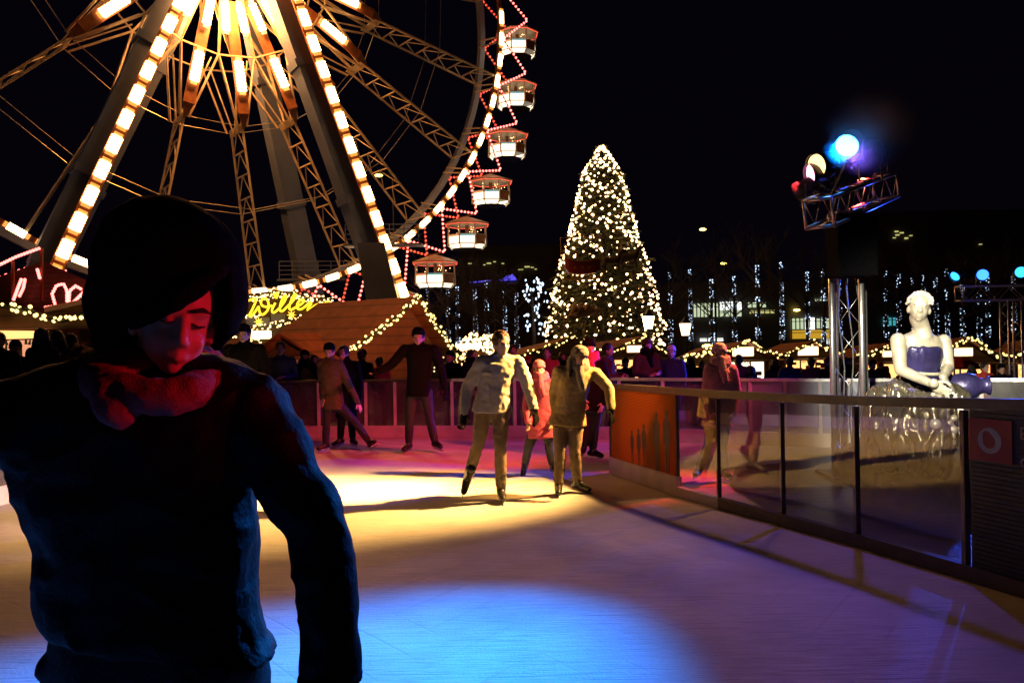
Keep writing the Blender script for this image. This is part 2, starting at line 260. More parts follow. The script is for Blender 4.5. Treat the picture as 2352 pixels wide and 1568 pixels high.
class MB:
    def __init__(s): s.v = []; s.f = []; s.m = []
    def add(s, vs, fs, m=0):
        o = len(s.v); s.v += [tuple(v) for v in vs]; s.f += [[i + o for i in f] for f in fs]; s.m += [m] * len(fs)
    def quad(s, a, b, c, d, m=0): s.add((a, b, c, d), ((0, 1, 2, 3),), m)
    def box(s, c, sz, X=V((1, 0, 0)), Y=V((0, 1, 0)), Z=V((0, 0, 1)), m=0):
        c = V(c); X = X * sz[0] / 2; Y = Y * sz[1] / 2; Z = Z * sz[2] / 2
        vs = [c + X * a + Y * b + Z * d for d in (-1, 1) for b in (-1, 1) for a in (-1, 1)]
        s.add(vs, ((0, 2, 3, 1), (4, 5, 7, 6), (0, 1, 5, 4), (2, 6, 7, 3), (0, 4, 6, 2), (1, 3, 7, 5)), m)
    def bar(s, p, q, wx, wy=None, m=0, up=V((0, 0, 1))):
        p, q = V(p), V(q); d = q - p; x, y = frame(d, up)
        s.box((p + q) / 2, (wx, d.length, wy or wx), x, d.normalized(), y, m)
    def tube(s, p, q, r, r2=None, n=6, m=0, cap=True):
        p, q = V(p), V(q); x, y = frame(q - p); r2 = r if r2 is None else r2; vs = []
        for k in range(n):
            a = 2 * PI * k / n; d = x * math.cos(a) + y * math.sin(a); vs += [p + d * r, q + d * r2]
        fs = [(2 * k, 2 * k + 1, (2 * k + 3) % (2 * n), (2 * k + 2) % (2 * n)) for k in range(n)]
        if cap: fs += [tuple(range(0, 2 * n, 2)), tuple(range(2 * n - 1, 0, -2))]
        s.add(vs, fs, m)
    def path(s, pts, r, n=6, m=0):
        pts = [V(p) for p in pts]; rs = r if isinstance(r, (list, tuple)) else [r] * len(pts); rings = []
        for i, p in enumerate(pts):
            d = pts[min(i + 1, len(pts) - 1)] - pts[max(i - 1, 0)]; x, y = frame(d if d.length > 1e-6 else V((0, 0, 1)))
            rings.append([p + (x * math.cos(2 * PI * k / n) + y * math.sin(2 * PI * k / n)) * rs[i] for k in range(n)])
        s.loft(rings, m)
    def loft(s, rings, m=0, cap=True):
        n = len(rings[0]); vs = [v for r in rings for v in r]; fs = []
        for i in range(len(rings) - 1):
            for k in range(n): fs.append((i * n + k, i * n + (k + 1) % n, (i + 1) * n + (k + 1) % n, (i + 1) * n + k))
        if cap: fs += [tuple(range(n))[::-1], tuple(range((len(rings) - 1) * n, len(rings) * n))]
        s.add(vs, fs, m)
    def ball(s, c, r, m=0, n=1, X=V((1, 0, 0)), Y=V((0, 1, 0)), Z=V((0, 0, 1))):
        c = V(c); rr = r if isinstance(r, (tuple, list)) else (r, r, r); vs, fs = ico(n)
        s.add([c + X * v.x * rr[0] + Y * v.y * rr[1] + Z * v.z * rr[2] for v in vs], fs, m)
    def cap(s, p, q, r, r2=None):
        "capsule for unions"
        r2 = r if r2 is None else r2; p, q = V(p), V(q)
        s.ball(p, r, 0, 2); s.ball(q, r2, 0, 2)
        if (q - p).length > 1e-4: s.tube(p, q, r, r2, 14)
    def chain(s, pts, rs):
        for i in range(len(pts) - 1): s.cap(pts[i], pts[i + 1], rs[i], rs[i + 1])
    def mesh(s, name):
        me = bpy.data.meshes.new(name); me.from_pydata(s.v, [], s.f)
        me.polygons.foreach_set("material_index", s.m); me.update(); return me
    def build(s, name, mats, parent=None, smooth=False, loc=None):
        me = s.mesh(name)
        for m in (mats if isinstance(mats, (list, tuple)) else [mats]): me.materials.append(m)
        if smooth: me.polygons.foreach_set("use_smooth", [True] * len(me.polygons))
        return link(name, me, parent)
    def union(s, name, m, parent=None, voxel=0.02, it=4, wrinkle=0, wscale=8, seed=0, aniso=None):
        me = s.mesh(name + "_src"); o = bpy.data.objects.new("src", me); COL.objects.link(o)
        md = o.modifiers.new("r", 'REMESH'); md.mode = 'VOXEL'; md.voxel_size = voxel
        sm = o.modifiers.new("s", 'SMOOTH'); sm.factor = 0.5; sm.iterations = it
        dg = bpy.context.evaluated_depsgraph_get()
        new = bpy.data.meshes.new_from_object(o.evaluated_get(dg)); bpy.data.objects.remove(o); bpy.data.meshes.remove(me)
        new.name = name; new.materials.clear()
        if wrinkle:
            nn = [v.normal.copy() for v in new.vertices]; a = aniso or V((1, 1, 1)); off = V((seed * 3.7, seed * 1.3, 0))
            for v, k in zip(new.vertices, nn):
                q = V((v.co.x * a.x, v.co.y * a.y, v.co.z * a.z)) * wscale + off
                d = noise.noise(q) + 0.5 * noise.noise(q * 2.3)
                v.co += k * (-abs(d) * 1.6 + 0.4) * wrinkle
        new.materials.append(m)
        new.polygons.foreach_set("use_smooth", [True] * len(new.polygons))
        return link(name, new, parent)

def link(name, data, parent=None):
    o = bpy.data.objects.new(name, data); COL.objects.link(o)
    if parent is not None:
        o.parent = parent; o.matrix_parent_inverse = parent.matrix_basis.inverted()
    return o
def tag(o, label, cat, group=None):
    o["label"] = label; o["category"] = cat
    if group: o["group"] = group
    return o
def thing(name, label, cat, loc=(0, 0, 0), group=None):
    o = bpy.data.objects.new(name, None); COL.objects.link(o); o.location = loc; o.empty_display_size = 0.2
    return tag(o, label, cat, group)
def struct(o, kind="structure"): o["kind"] = kind; return o
def copy_thing(src, loc=None, rz=None, scale=None, label=None, mats=None):
    r = src.copy(); COL.objects.link(r)
    if loc is not None: r.location = loc
    if rz is not None: r.rotation_euler = (0, 0, rz)
    if scale: r.scale = (scale,) * 3
    if label: r["label"] = label
    def rec(a, b):
        for ch in list(a.children):
            c = ch.copy(); COL.objects.link(c); c.parent = b; c.matrix_parent_inverse = ch.matrix_parent_inverse.copy()
            base = ch.name.split('.')[0]
            if mats and base in mats and c.material_slots:
                c.material_slots[0].link = 'OBJECT'; c.material_slots[0].material = mats[base]
            rec(ch, c)
    rec(src, r)
    return r

# ------------------------------------------------------------------ ground
def plaza_z(x, y):
    d = math.hypot(x, y - 4)
    return -0.20 - 0.90 * min(1, max(0, (d - 11) / 24))
mb = MB(); rings = [0.5, 6, 11, 14, 18, 24, 30, 36, 60, 120, 300]
for i, rr in enumerate(rings):
    for k in range(48):
        a = 2 * PI * k / 48; x, y = rr * math.cos(a), 4 + rr * math.sin(a); mb.v.append((x, y, plaza_z(x, y)))
for i in range(len(rings) - 1):
    for k in range(48): mb.f.append([i * 48 + k, i * 48 + (k + 1) % 48, (i + 1) * 48 + (k + 1) % 48, (i + 1) * 48 + k]); mb.m.append(0)
mb.f.append(list(range(48))); mb.m.append(0)
struct(mb.build("plaza_ground", M['plaza']))
# outer fence line (world xy), from the left round the back to the right
def gx(px, Y): return V(((px - 1176) / FPX * Y, Y, 0))
OUT = [V((-5.6, -4, 0)), V((-5.7, 4, 0)), V((-5.4, 8.2, 0)), V((-5.1, 11.2, 0)), gx(600, 14.1), gx(730, 13.9), gx(838, 13.8), gx(905, 13.75), gx(1036, 13.6), gx(1180, 13.4), gx(1300, 13.2), gx(1420, 12.9), gx(1520, 12.6), gx(1620, 12.3), gx(1720, 12.0), gx(1800, 11.8), gx(1880, 11.6), gx(1990, 11.4), gx(2120, 11.2), gx(2250, 11.0), gx(2400, 10.6), V((8.6, 8, 0)), V((9, 2, 0)), V((9, -4, 0))]
mb = MB(); n = len(OUT)
mb.add(OUT, (tuple(range(n))[::-1],))
ice = struct(mb.build("ice_rink", M['ice']))
mb = MB()
for a, b in zip(OUT, OUT[1:] + OUT[:1]): mb.quad(a + V((0, 0, -.004)), b + V((0, 0, -.004)), b + V((0, 0, -0.6)), a + V((0, 0, -0.6)))
struct(mb.build("rink_platform_wall", M['plaza']))

# ------------------------------------------------------------------ near (island) fence
NF = [(1405, 1087, 880), (1560, 1140, 890), (1655, 1168, 896), (1803, 1208, 903), (1975, 1256, 909), (2228, 1333, 914), (2480, 1410, 918), (2760, 1500, 922)]
NFB = [G(a, b) for a, b, c in NF]; NFT = [P(a, c, p.y) for (a, b, c), p in zip(NF, NFB)]
NFT = [V((b.x, b.y, t.z)) for b, t in zip(NFB, NFT)]
isl = [V((2.35, 7.4, 0)), V((2.75, 6.5, 0)), V((3.1, 5.7, 0)), V((4.0, 4.6, 0)), V((6.5, 3.0, 0)), V((8.0, 5.0, 0)), V((7.8, 9.0, 0)), V((6.6, 10.3, 0)), V((4.2, 10.5, 0)), V((2.75, 9.9, 0)), V((2.35, 8.7, 0))]
mb = MB(); mb.add([p + V((0, 0, .012)) for p in isl], (tuple(range(len(isl)))[::-1],))
struct(mb.build("fountain_island_ground", M['island']))
fen = thing("rink_fence", "clear acrylic rink fence curving round the fountain figure with a printed banner", "fence", NFB[2])
def lerp(a, b, t): return a + (b - a) * t
for i in range(len(NFB) - 1):
    a, b, ta, tb = NFB[i], NFB[i + 1], NFT[i], NFT[i + 1]
    d = (b - a).normalized(); nrm = V((d.y, -d.x, 0))
    if nrm.y > 0: nrm = -nrm
    mb = MB(); mb.bar(ta + V((0, 0, -.035)), tb + V((0, 0, -.035)), 0.05, 0.07); mb.build("top_rail", M['rail'], fen)
    kz = 0.20 if i == 0 else 0.10
    mb = MB(); mb.box((a + b) / 2 + V((0, 0, kz / 2 + .004)), ((b - a).length, 0.07, kz), d, nrm, m=0); mb.build("kickboard", M['board'] if i < 2 else M['rail'], fen)
    ga, gb, gta, gtb = a + V((0, 0, kz)), b + V((0, 0, kz)), ta + V((0, 0, -.072)), tb + V((0, 0, -.072))
    mb = MB()
    o_ = nrm * 0.005
    mb.add([ga + d * .02 - o_, gb - d * .02 - o_, gtb - d * .02 - o_, gta + d * .02 - o_, ga + d * .02 + o_, gb - d * .02 + o_, gtb - d * .02 + o_, gta + d * .02 + o_],
           ((0, 1, 2, 3), (7, 6, 5, 4), (0, 4, 5, 1), (2, 6, 7, 3), (1, 5, 6, 2), (0, 3, 7, 4)))
    if i == 0:
        pan = mb.build("printed_banner", M['banner'], fen); pan["label"] = "orange ribbed banner with dark printed figures"
        u = d; w_ = (b - a).length
        for t0, h, mm in ((.36, .50, 'ink'), (.46, .54, 'ink'), (.54, .62, 'ink'), (.72, .80, 'ink'), (.86, .84, 'ink')):
            mb = MB(); base = lerp(ga, gb, t0) + nrm * .009 + V((0, 0, -.03)); H = h * (lerp(gta, gtb, t0).z - kz)
            s = H * 0.13
            def Q(x, z): return base + u * x * s + V((0, 0, z * H))
            hd = [Q(.42 * math.cos(k * PI / 5), .93 + .065 * math.sin(k * PI / 5)) for k in range(10)]
            bodyp = [Q(x, z) for x, z in ((-.25, 0), (.0, 0), (.05, .4), (.12, .4), (.3, 0), (.55, .0), (.5, .45), (.75, .5), (.8, .78), (.35, .87), (-.35, .87), (-.8, .78), (-.75, .5), (-.45, .45))]
            mb.add(hd, (tuple(range(10)),)); mb.add(bodyp, (tuple(range(14)),))
            mb.build("printed_figure", M[mm], pan)
    elif i == 5:
        pan = mb.build("ad_panel", M['adpanel'], fen); pan["label"] = "dark ribbed advertising panel with a red square logo"
        zt = lerp(gta, gtb, .3).z
        mb = MB()
        for k in range(34):
            z = kz + .03 + k * (zt - kz - .06) / 33
            mb.bar(a + d * .04 + nrm * .012 + V((0, 0, z)), b - d * .04 + nrm * .012 + V((0, 0, z)), .012, .010)
        mb.build("rib", M['adpanel'], pan)
        L0 = lerp(a, b, .04); wR = .30; z0, z1 = zt - .33, zt - .06
        mb = MB(); c0 = L0 + nrm * .023
        mb.box(c0 + d * wR / 2 + V((0, 0, (z0 + z1) / 2)), (wR, .006, z1 - z0), d, nrm); mb.build("logo_field", M['adred'], pan)
        mb = MB(); cc = c0 + d * (wR * .5) + nrm * .006 + V((0, 0, (z0 + z1) / 2))
        outer = [cc + d * .082 * math.cos(k * PI / 16) + V((0, 0, .082 * math.sin(k * PI / 16))) for k in range(32)]
        inn = []
        for k in range(32):
            a_ = k * PI / 16; r_ = .045 + (.028 * max(0, math.cos(a_ - 2.0)) ** 6)
            inn.append(cc + d * (r_ * math.cos(a_) * .95 - .003) + V((0, 0, r_ * math.sin(a_) - .006)))
        mb.add(outer + inn, [(k, (k + 1) % 32, 32 + (k + 1) % 32, 32 + k) for k in range(32)])
        mb.build("logo_ring", M['adw'], pan)
        for ch, zz in (("E", (z0 + z1) / 2 + .03), ("d", z0 + .0)):
            cu = bpy.data.curves.new("lettering", 'FONT'); cu.body = ch; cu.size = .11; cu.extrude = .002
            o = bpy.data.objects.new("t", cu); COL.objects.link(o)
            me = bpy.data.meshes.new_from_object(o.evaluated_get(bpy.context.evaluated_depsgraph_get())); bpy.data.objects.remove(o)
            p0 = c0 + d * (wR + .045) + V((0, 0, zz))
            me.transform(Matrix.Translation(p0) @ Matrix(((d.x, 0, -nrm.x * -1, 0), (d.y, 0, nrm.y, 0), (0, 1, 0, 0), (0, 0, 0, 1))))
            me.materials.clear(); me.materials.append(M['adw']); link("lettering", me, pan)
    else:
        mb.build("acrylic_panel", M['glass'], fen)
for i, (a, t) in enumerate(zip(NFB, NFT)):
    mb = MB(); mb.box((a + t) / 2 + V((0, .04, -.04)), (0.035, 0.05, t.z - .085)); mb.build("post", M['rail'], fen)

# ------------------------------------------------------------------ outer fence
of = thing("rink_fence", "long outer rink fence with glazed panels in front of the market crowd", "fence", OUT[8])
HF = 1.0
for i in range(1, len(OUT) - 2):
    a, b = OUT[i], OUT[i + 1]; d = (b - a).normalized(); nr = V((-d.y, d.x, 0)); up = V((0, 0, 1))
    ina = a - nr * 0; 
    mb = MB(); mb.bar(a + up * (HF - .02), b + up * (HF - .02), .06, .045); mb.build("top_rail", M['rail'] if i < 8 else M['alu'], of)
    mb = MB(); mb.box((a + b) / 2 + up * .104, ((b - a).length, .06, .2), d, nr); mb.build("kickboard", M['board'], of)
    blue = 13 <= i <= 16
    mb = MB(); mb.box((a + b) / 2 + up * (.205 + (HF - .045 - .205) / 2), ((b - a).length - .05, .012, HF - .252), d, nr)
    mb.build("glazed_panel", M['glassblue'] if blue else M['glassb'], of)
    mb = MB(); mb.box(a + up * (HF / 2 - .02), (.05, .05, HF - .05)); mb.build("post", M['board'], of)

# ------------------------------------------------------------------ trusses and stage lights
def truss(mb, p, q, wd, r=0.018, bays=None, up=V((0, 0, 1)), dia=0.0045):
    p, q = V(p), V(q); d = (q - p); x, y = frame(d, up); L = d.length; n = bays or max(2, round(L / wd))
    cs = [(-1, -1), (1, -1), (1, 1), (-1, 1)]
    for a, b in cs: o = (x * a + y * b) * wd / 2; mb.tube(p + o, q + o, r, n=8)
    for k in range(n):
        t0, t1 = k / n, (k + 1) / n
        for j in range(4):
            a, b = cs[j], cs[(j + 1) % 4]
            oa, ob = (x * a[0] + y * a[1]) * wd / 2, (x * b[0] + y * b[1]) * wd / 2
            if k % 2: oa, ob = ob, oa
            mb.tube(lerp(p, q, t0) + oa, lerp(p, q, t1) + ob, dia, n=5)
    for t in (0, 1):
        for j in range(4):
            a, b = cs[j], cs[(j + 1) % 4]
            mb.tube(lerp(p, q, t) + (x * a[0] + y * a[1]) * wd / 2, lerp(p, q, t) + (x * b[0] + y * b[1]) * wd / 2, r * .8, n=6)

def par_can(label, lens_c, target, lens_m, rad=0.1, length=0.3, clamp=None, group="stage lamps"):
    t = thing("stage_light", label, "stage light", lens_c, group)
    d = (V(target) - lens_c).normalized(); b0 = lens_c - d * .03
    x, y = frame(d)
    mb = MB(); rg = []
    for s, r in ((0, 1.08), (-.05, 1.08), (-.06, 1.0), (-length * .7, .95), (-length, .55)):
        rg.append([lens_c + d * (s + .035) + (x * math.cos(k * PI / 9) + y * math.sin(k * PI / 9)) * rad * r for k in range(18)])
    mb.loft(rg, cap=False); mb.add(rg[-1], (tuple(range(18)),)); mb.build("housing", M['dark'], t, True)
    mb = MB(); rg = []
    for s, r in ((.0, .98), (.012, .8), (.02, .5), (.024, .1)):
        rg.append([lens_c + d * s + (x * math.cos(k * PI / 9) + y * math.sin(k * PI / 9)) * rad * r for k in range(18)])
    mb.loft(rg); mb.build("lens", lens_m, t, True)
    mb = MB()
    for s in (-1, 1): mb.bar(b0 - d * .1 + x * s * rad * 1.15, b0 - d * .1 + x * s * rad * 1.15 - V((0, 0, rad * 1.9)), .012, .035)
    mb.bar(b0 - d * .1 - x * rad * 1.15 - V((0, 0, rad * 1.9)), b0 - d * .1 + x * rad * 1.15 - V((0, 0, rad * 1.9)), .035, .012)
    mb.build("yoke", M['dark'], t)
    return t

TB = P(1951, 900, TOWER_Y); TB.z = 0.014
TT = V((TB.x, TB.y, 3.0))
tw = thing("lighting_tower", "aluminium truss tower carrying stage lamps and a loudspeaker beside the fountain figure", "lighting tower", TB)
mb = MB(); truss(mb, TB, TT, .31, .034, 7, V((math.sin(R(29)), math.cos(R(29)), 0)), .004); mb.build("mast", M['alu'], tw, True)
HA, HB = P(1880, 490, 8.3), P(2034, 428, 10.1)
mb = MB(); truss(mb, HA, HB, .29, .022, 9); mb.build("cross_arm", M['alu'], tw, True)
mb = MB(); mb.box(TB + V((0, 0, .02)), (.6, .6, .03)); mb.build("base_plate", M['dark'], tw)
SPY = 8.75
sp = thing("loudspeaker", "big black loudspeaker box hung on the truss tower below the stage lamps", "loudspeaker", P(1955, 640, SPY))
c = P(1955, 566, SPY)
mb = MB(); mb.box(c, (.43, .36, .675)); bmx = mb.build("cabinet", M['spk'], sp)
bv = bmx.modifiers.new("b", 'BEVEL'); bv.width = .015; bv.segments = 2
mb = MB(); mb.box(c + V((0, -.186, 0)), (.39, .008, .63)); mb.build("grille", M['spk'], sp)
mb = MB()
for s in (-1, 1): mb.bar(c + V((s * .225, 0, .3)), c + V((s * .225, .22, .3)), .02, .05)
mb.build("bracket", M['alu'], sp)
par_can("stage lamp glowing cyan blue at the top of the tower above the loudspeaker", LB, (-.85, 3.3, 0), M['l_blue'], .118, .34)
par_can("amber stage lamp turned aside on the tower arm below the cyan lamp", LW, LW + V((-.88, -.48, -.30)), M['l_warm'], .125, .34)
par_can("small pink lamp seen edge-on under the amber stage lamp", LR, LR + V((-1, -.12, -.25)), M['l_pink'], .11, .3)
par_can("unlit black stage lamp at the far end of the tower arm", P(2012, 362, 9.6), (9, 16, 1), M['l_off'], .13, .34)
par_can("unlit black stage lamp hanging low at the near end of the tower arm", P(1836, 438, 8.95), (-3, 15, .3), M['l_off'], .10, .28)
par_can("unlit black stage lamp between the cyan lamp and the arm end", P(1985, 385, 9.2), (3, 16, .3), M['l_off'], .12, .32)
for q in (LB, LW, LR, P(2012, 362, 9.6), P(1836, 438, 8.95), P(1985, 385, 9.2)):
    t = min(1, max(0, (q - HA).dot(HB - HA) / (HB - HA).length_squared)); e = lerp(HA, HB, t) + V((0, 0, .13))
    mb = MB(); mb.tube(e, q - V((0, 0, .17)), .016, n=6); mb.build("lamp_hanger", M['dark'], tw)
for k in range(3):
    mb = MB(); pts = [TT + V((-.15 + .1 * k, -.17, .05)) + V((.03 * math.sin(j * 1.3 + k), -.02 * math.sin(j + k), -j * .3)) for j in range(10)]
    mb.path(pts, .009, 5); mb.build("cable", M['dark'], tw)
GP = P(2325, 905, 15.6); GP.z = plaza_z(GP.x, GP.y); GZ = P(2325, 672, 15.6).z
gate = thing("truss_gate", "slim aluminium truss gate with a row of blue lamps behind the fountain figure", "truss gate", GP)
mb = MB(); truss(mb, GP, V((GP.x, GP.y, GZ - .15)), .26, .02, 14); mb.build("upright", M['alu'], gate, True)
mb = MB(); g0 = V((P(2203, 672, 15.6).x, 15.6, GZ)); truss(mb, g0, g0 + V((5.0, 0, 0)), .28, .02, 18); mb.build("cross_beam", M['alu'], gate, True)
mb = MB(); truss(mb, V((g0.x + 4.6, 15.6, GP.z)), V((g0.x + 4.6, 15.6, GZ - .15)), .26, .02, 14); mb.build("upright", M['alu'], gate, True)
par_can("small blue lamp turned edge-on at the free end of the truss gate", P(2194, 634, 15.4), P(2194, 634, 15.4) + V((-1, -.5, -.6)), M['l_cyan'], .095, .26)
par_can("round deep blue lamp standing on the beam of the truss gate", P(2257, 631, 15.4), (1, 3, .5), M['l_blue2'], .105, .26)
par_can("pale cyan lamp above the upright of the truss gate", P(2345, 625, 15.4), (3, 3, .5), M['l_cyan'], .105, .26)
# ------------------------------------------------------------------ ferris wheel
HC = V((-19.78, 54.0, 28.48)); WR = 23.27; TH = 0.658; WS = 1.35
WN = V((math.sin(TH), -math.cos(TH), 0)); WE = V((math.cos(TH), math.sin(TH), 0)); UP = V((0, 0, 1))
def wp(deg, r, s): a = R(deg); return HC + WN * s + (WE * math.cos(a) + UP * math.sin(a)) * r
wheel = thing("ferris_wheel", "giant ferris wheel with lattice spokes and rows of white bulbs above the market", "ferris wheel", HC)
A1 = 348.5
mb = MB(); rg = []
for k in range(49):
    d = 180 + k * 4.5; rg.append([wp(d, WR + a, WS + b) for a, b in ((-.16, -.16), (.16, -.16), (.16, .16), (-.16, .16))])
mb.loft(rg)
for k in range(96):
    d = 180 + k * 2.25
    mb.bar(wp(d, WR - .15, WS + .17), wp(d + 1.1, WR + .15, WS + .17), .05)
mb.build("front_rim", M['brick'], wheel)
mb = MB(); rg = []
for k in range(49):
    d = 180 + k * 4.5; rg.append([wp(d, WR + a, -WS + b) for a, b in ((-.24, -.24), (.24, -.24), (.24, .24), (-.24, .24))])
mb.loft(rg); mb.build("back_rim", M['blue_rim'], wheel)
def bulb_panel(c, along, across, out, L, W, m, rowsz=.11):
    mb = MB(); mb.box(c, (L, W, .10), along, across, out, 0)
    n = max(3, int(L / (rowsz * 1.7)))
    for k in range(n):
        for s in (-1, 1): mb.ball(c + along * (-L / 2 + (k + .5) * L / n) + across * s * W / 2, rowsz, 0, 1)
    for s in (-1, 1):
        mb.box(c + along * s * (L / 2 + .14), (.16, W * .95, .08), along, across, out, 1)
    return mb.build("bulb_panel", [m, M['g_end']], wheel)
for k in range(44):
    d = A1 + 13.5 - 4.5 * k - 1.1
    if d < 190: break
    c = wp(d, WR, WS + .24); rad = (WE * math.cos(R(d)) + UP * math.sin(R(d))); tan = (-WE * math.sin(R(d)) + UP * math.cos(R(d)))
    bulb_panel(c, tan, rad, WN, 1.02, .34, M['g_rim'], .07)
RN, RI = WR * .52, WR * .33
for k in range(-1, 10):
    d = A1 - 18 * k
    mb = MB(); L = WR - .3 - RN; nb = 7
    for s in (-1, 1):
        mb.bar(wp(d, RN, s * 1.12), wp(d, WR - .25, s * WS), .13)
        for e in (-9, 9):
            mb.bar(wp(d + e * .16, RN, s * 1.1), wp(d + e, RI, s * 1.75), .13); mb.bar(wp(d, RN + .3, s * .55), wp(d + e * .8, RI, s * 1.0), .09)
            mb.bar(wp(d + e, RI, s * 1.75), wp(d + e * .6, 2.0, s * 2.3), .12)
    for j in range(nb + 1):
        r0 = RN + L * j / nb; wd = lerp(1.12, WS, j / nb)
        mb.bar(wp(d, r0, -wd), wp(d, r0, wd), .085)
        if j < nb:
            r1 = RN + L * (j + 1) / nb; w1 = lerp(1.12, WS, (j + 1) / nb)
            mb.bar(wp(d, r0, 0), wp(d, r1, w1), .06); mb.bar(wp(d, r0, 0), wp(d, r1, -w1), .06)
    mb.box(wp(d, RN, 0), (2.6, .12, .5), WN, (WE * -math.sin(R(d)) + UP * math.cos(R(d))), (WE * math.cos(R(d)) + UP * math.sin(R(d))))
    mb.build("spoke", M['steel'], wheel)
    rad = (WE * math.cos(R(d)) + UP * math.sin(R(d))); tan = (-WE * math.sin(R(d)) + UP * math.cos(R(d)))
    bulb_panel(wp(d, WR * .385, 1.95), rad, tan, WN, 2.0, .42, M['g_panel'], .12)
    mb = MB(); mb.box(wp(d, WR * .33, 1.72), (7.4, .75, .08), rad, tan, WN)
    mb.loft([[wp(d, WR * .485, 1.72) + tan * a + WN * b for a, b in ((-.37, -.04), (.37, -.04), (.37, .04), (-.37, .04))], [wp(d, WR * .53, 1.3) + tan * a + WN * b for a, b in ((-.05, -.04), (.05, -.04), (.05, .04), (-.05, .04))]])
    mb.build("bulb_board", M['brick'], wheel)
for k in range(-1, 15):
    d = A1 + 6 - 12 * k
    rad = (WE * math.cos(R(d)) + UP * math.sin(R(d))); tan = (-WE * math.sin(R(d)) + UP * math.cos(R(d)))
    bulb_panel(wp(d, WR * .225, 2.15), rad, tan, WN, 1.8, .36, M['g_panel'], .11)
mb = MB()
for s in (-1, 1):
    for k in range(-2, 11):
        d = A1 - 18 * k
        mb.bar(wp(d - 9, RI, s * 1.75), wp(d + 9, RI, s * 1.75), .10)
mb.build("inner_ring", M['steel'], wheel)
mb = MB()
for s in (-1, 1):
    for k in range(-1, 10):
        d = A1 - 18 * k
        for r in (RN, WR * .76): mb.tube(wp(d, r, s * 1.15), wp(d - 18, r, s * 1.15), .022, n=4)
mb.build("tension_wire", M['wire'], wheel)
mb = MB(); mb.tube(HC - WN * 3.4, HC + WN * 3.4, 1.1, n=24); mb.tube(HC - WN * 2.5, HC - WN * 2.2, 2.3, n=28); mb.tube(HC + WN * 2.2, HC + WN * 2.5, 2.3, n=28)
mb.build("hub", M['legp'], wheel)
# support legs
def leg(top, foot, wd, dp, lit):
    top, foot = V(top), V(foot); mb = MB(); d = (foot - top).normalized(); X = d.cross(WN).normalized(); Z = X.cross(d).normalized()
    rg = []
    for t, f in ((0, .8), (.55, .95), (1, 1.1)):
        c = lerp(top, foot, t); rg.append([c + X * wd * f * a + Z * dp * b for a, b in ((-.5, -.5), (.5, -.5), (.5, .5), (-.5, .5))])
    mb.loft(rg)
    for t in (.3, .62, .82):
        c = lerp(top, foot, t); mb.box(c, (wd * 1.12, .5, dp * 1.15), X, d, Z)
    mb.build("support_leg", M['legp'], wheel)
    return d, X, Z
for tp, ft in (((496, -160, 51.3), (52, 800, 43.5)), ((622, -160, 51.3), (968, 800, 55.5))):
    a, b = P(*tp), P(*ft); off = V((-1.05, .3, 0)); sc = 1
    d, X, Z = leg(a + off, b + off, 1.6, 1.3, True)
    b0 = MB(); b0.bar(a + V((.12, -.5, 0)), b + V((.12, -.5, 0)), .75, .12, up=WN); b0.build("bulb_board", M['brick'], wheel)
    L = (b - a).length; n = int(L / 1.62); dd = (b - a).normalized(); ac = dd.cross(WN).normalized(); ou = ac.cross(dd); ou = ou if ou.dot(WN) > 0 else -ou
    for k in range(n):
        c = a + dd * (k + .5) * L / n + V((.12, -.5, 0)) + WN * .16
        q = 1.05
        bulb_panel(c, dd, ac, ou, q, .52, M['g_panel'], .09)
leg(P(548, -100, 58), P(735, 775, 66), 1.6, 1.3, False)
leg(P(480, -100, 58), P(30, 790, 54), 1.6, 1.3, False)
for q, Y in (((700, 640), 63), ((860, 560), 55)):
    mb = MB(); p = P(q[0], q[1], Y); 
    for j in range(5): mb.bar(p + V((-2, 0, j * .35)), p + V((3.2, .6, j * .35)), .06)
    for j in range(6): mb.bar(p + V((-2 + j, j * .1, 0)), p + V((-2 + j, j * .1, 1.4)), .06)
    mb.box(p + V((.6, .3, -.1)), (5.4, 1.4, .12)); mb.build("service_platform", M['legp'], wheel)
p0 = P(855, 560, 54)
mb = MB(); mb.loft([[p0 + V((a, b, 0)) for a, b in ((-.9, -.7), (.9, -.7), (.9, .7), (-.9, .7))], [P(905, 800, 54) + V((a, b, 0)) for a, b in ((-1.2, -.9), (1.2, -.9), (1.2, .9), (-1.2, .9))]])
mb.build("leg_base", M['legp'], wheel)
mb = MB(); mb.loft([[V((x, y, -1.1)) for x, y in ((-42, 46), (-6, 54), (-8, 64), (-44, 58))], [V((x, y, -.2)) for x, y in ((-42, 46), (-6, 54), (-8, 64), (-44, 58))]])
mb.build("base_deck", M['dark'], wheel)
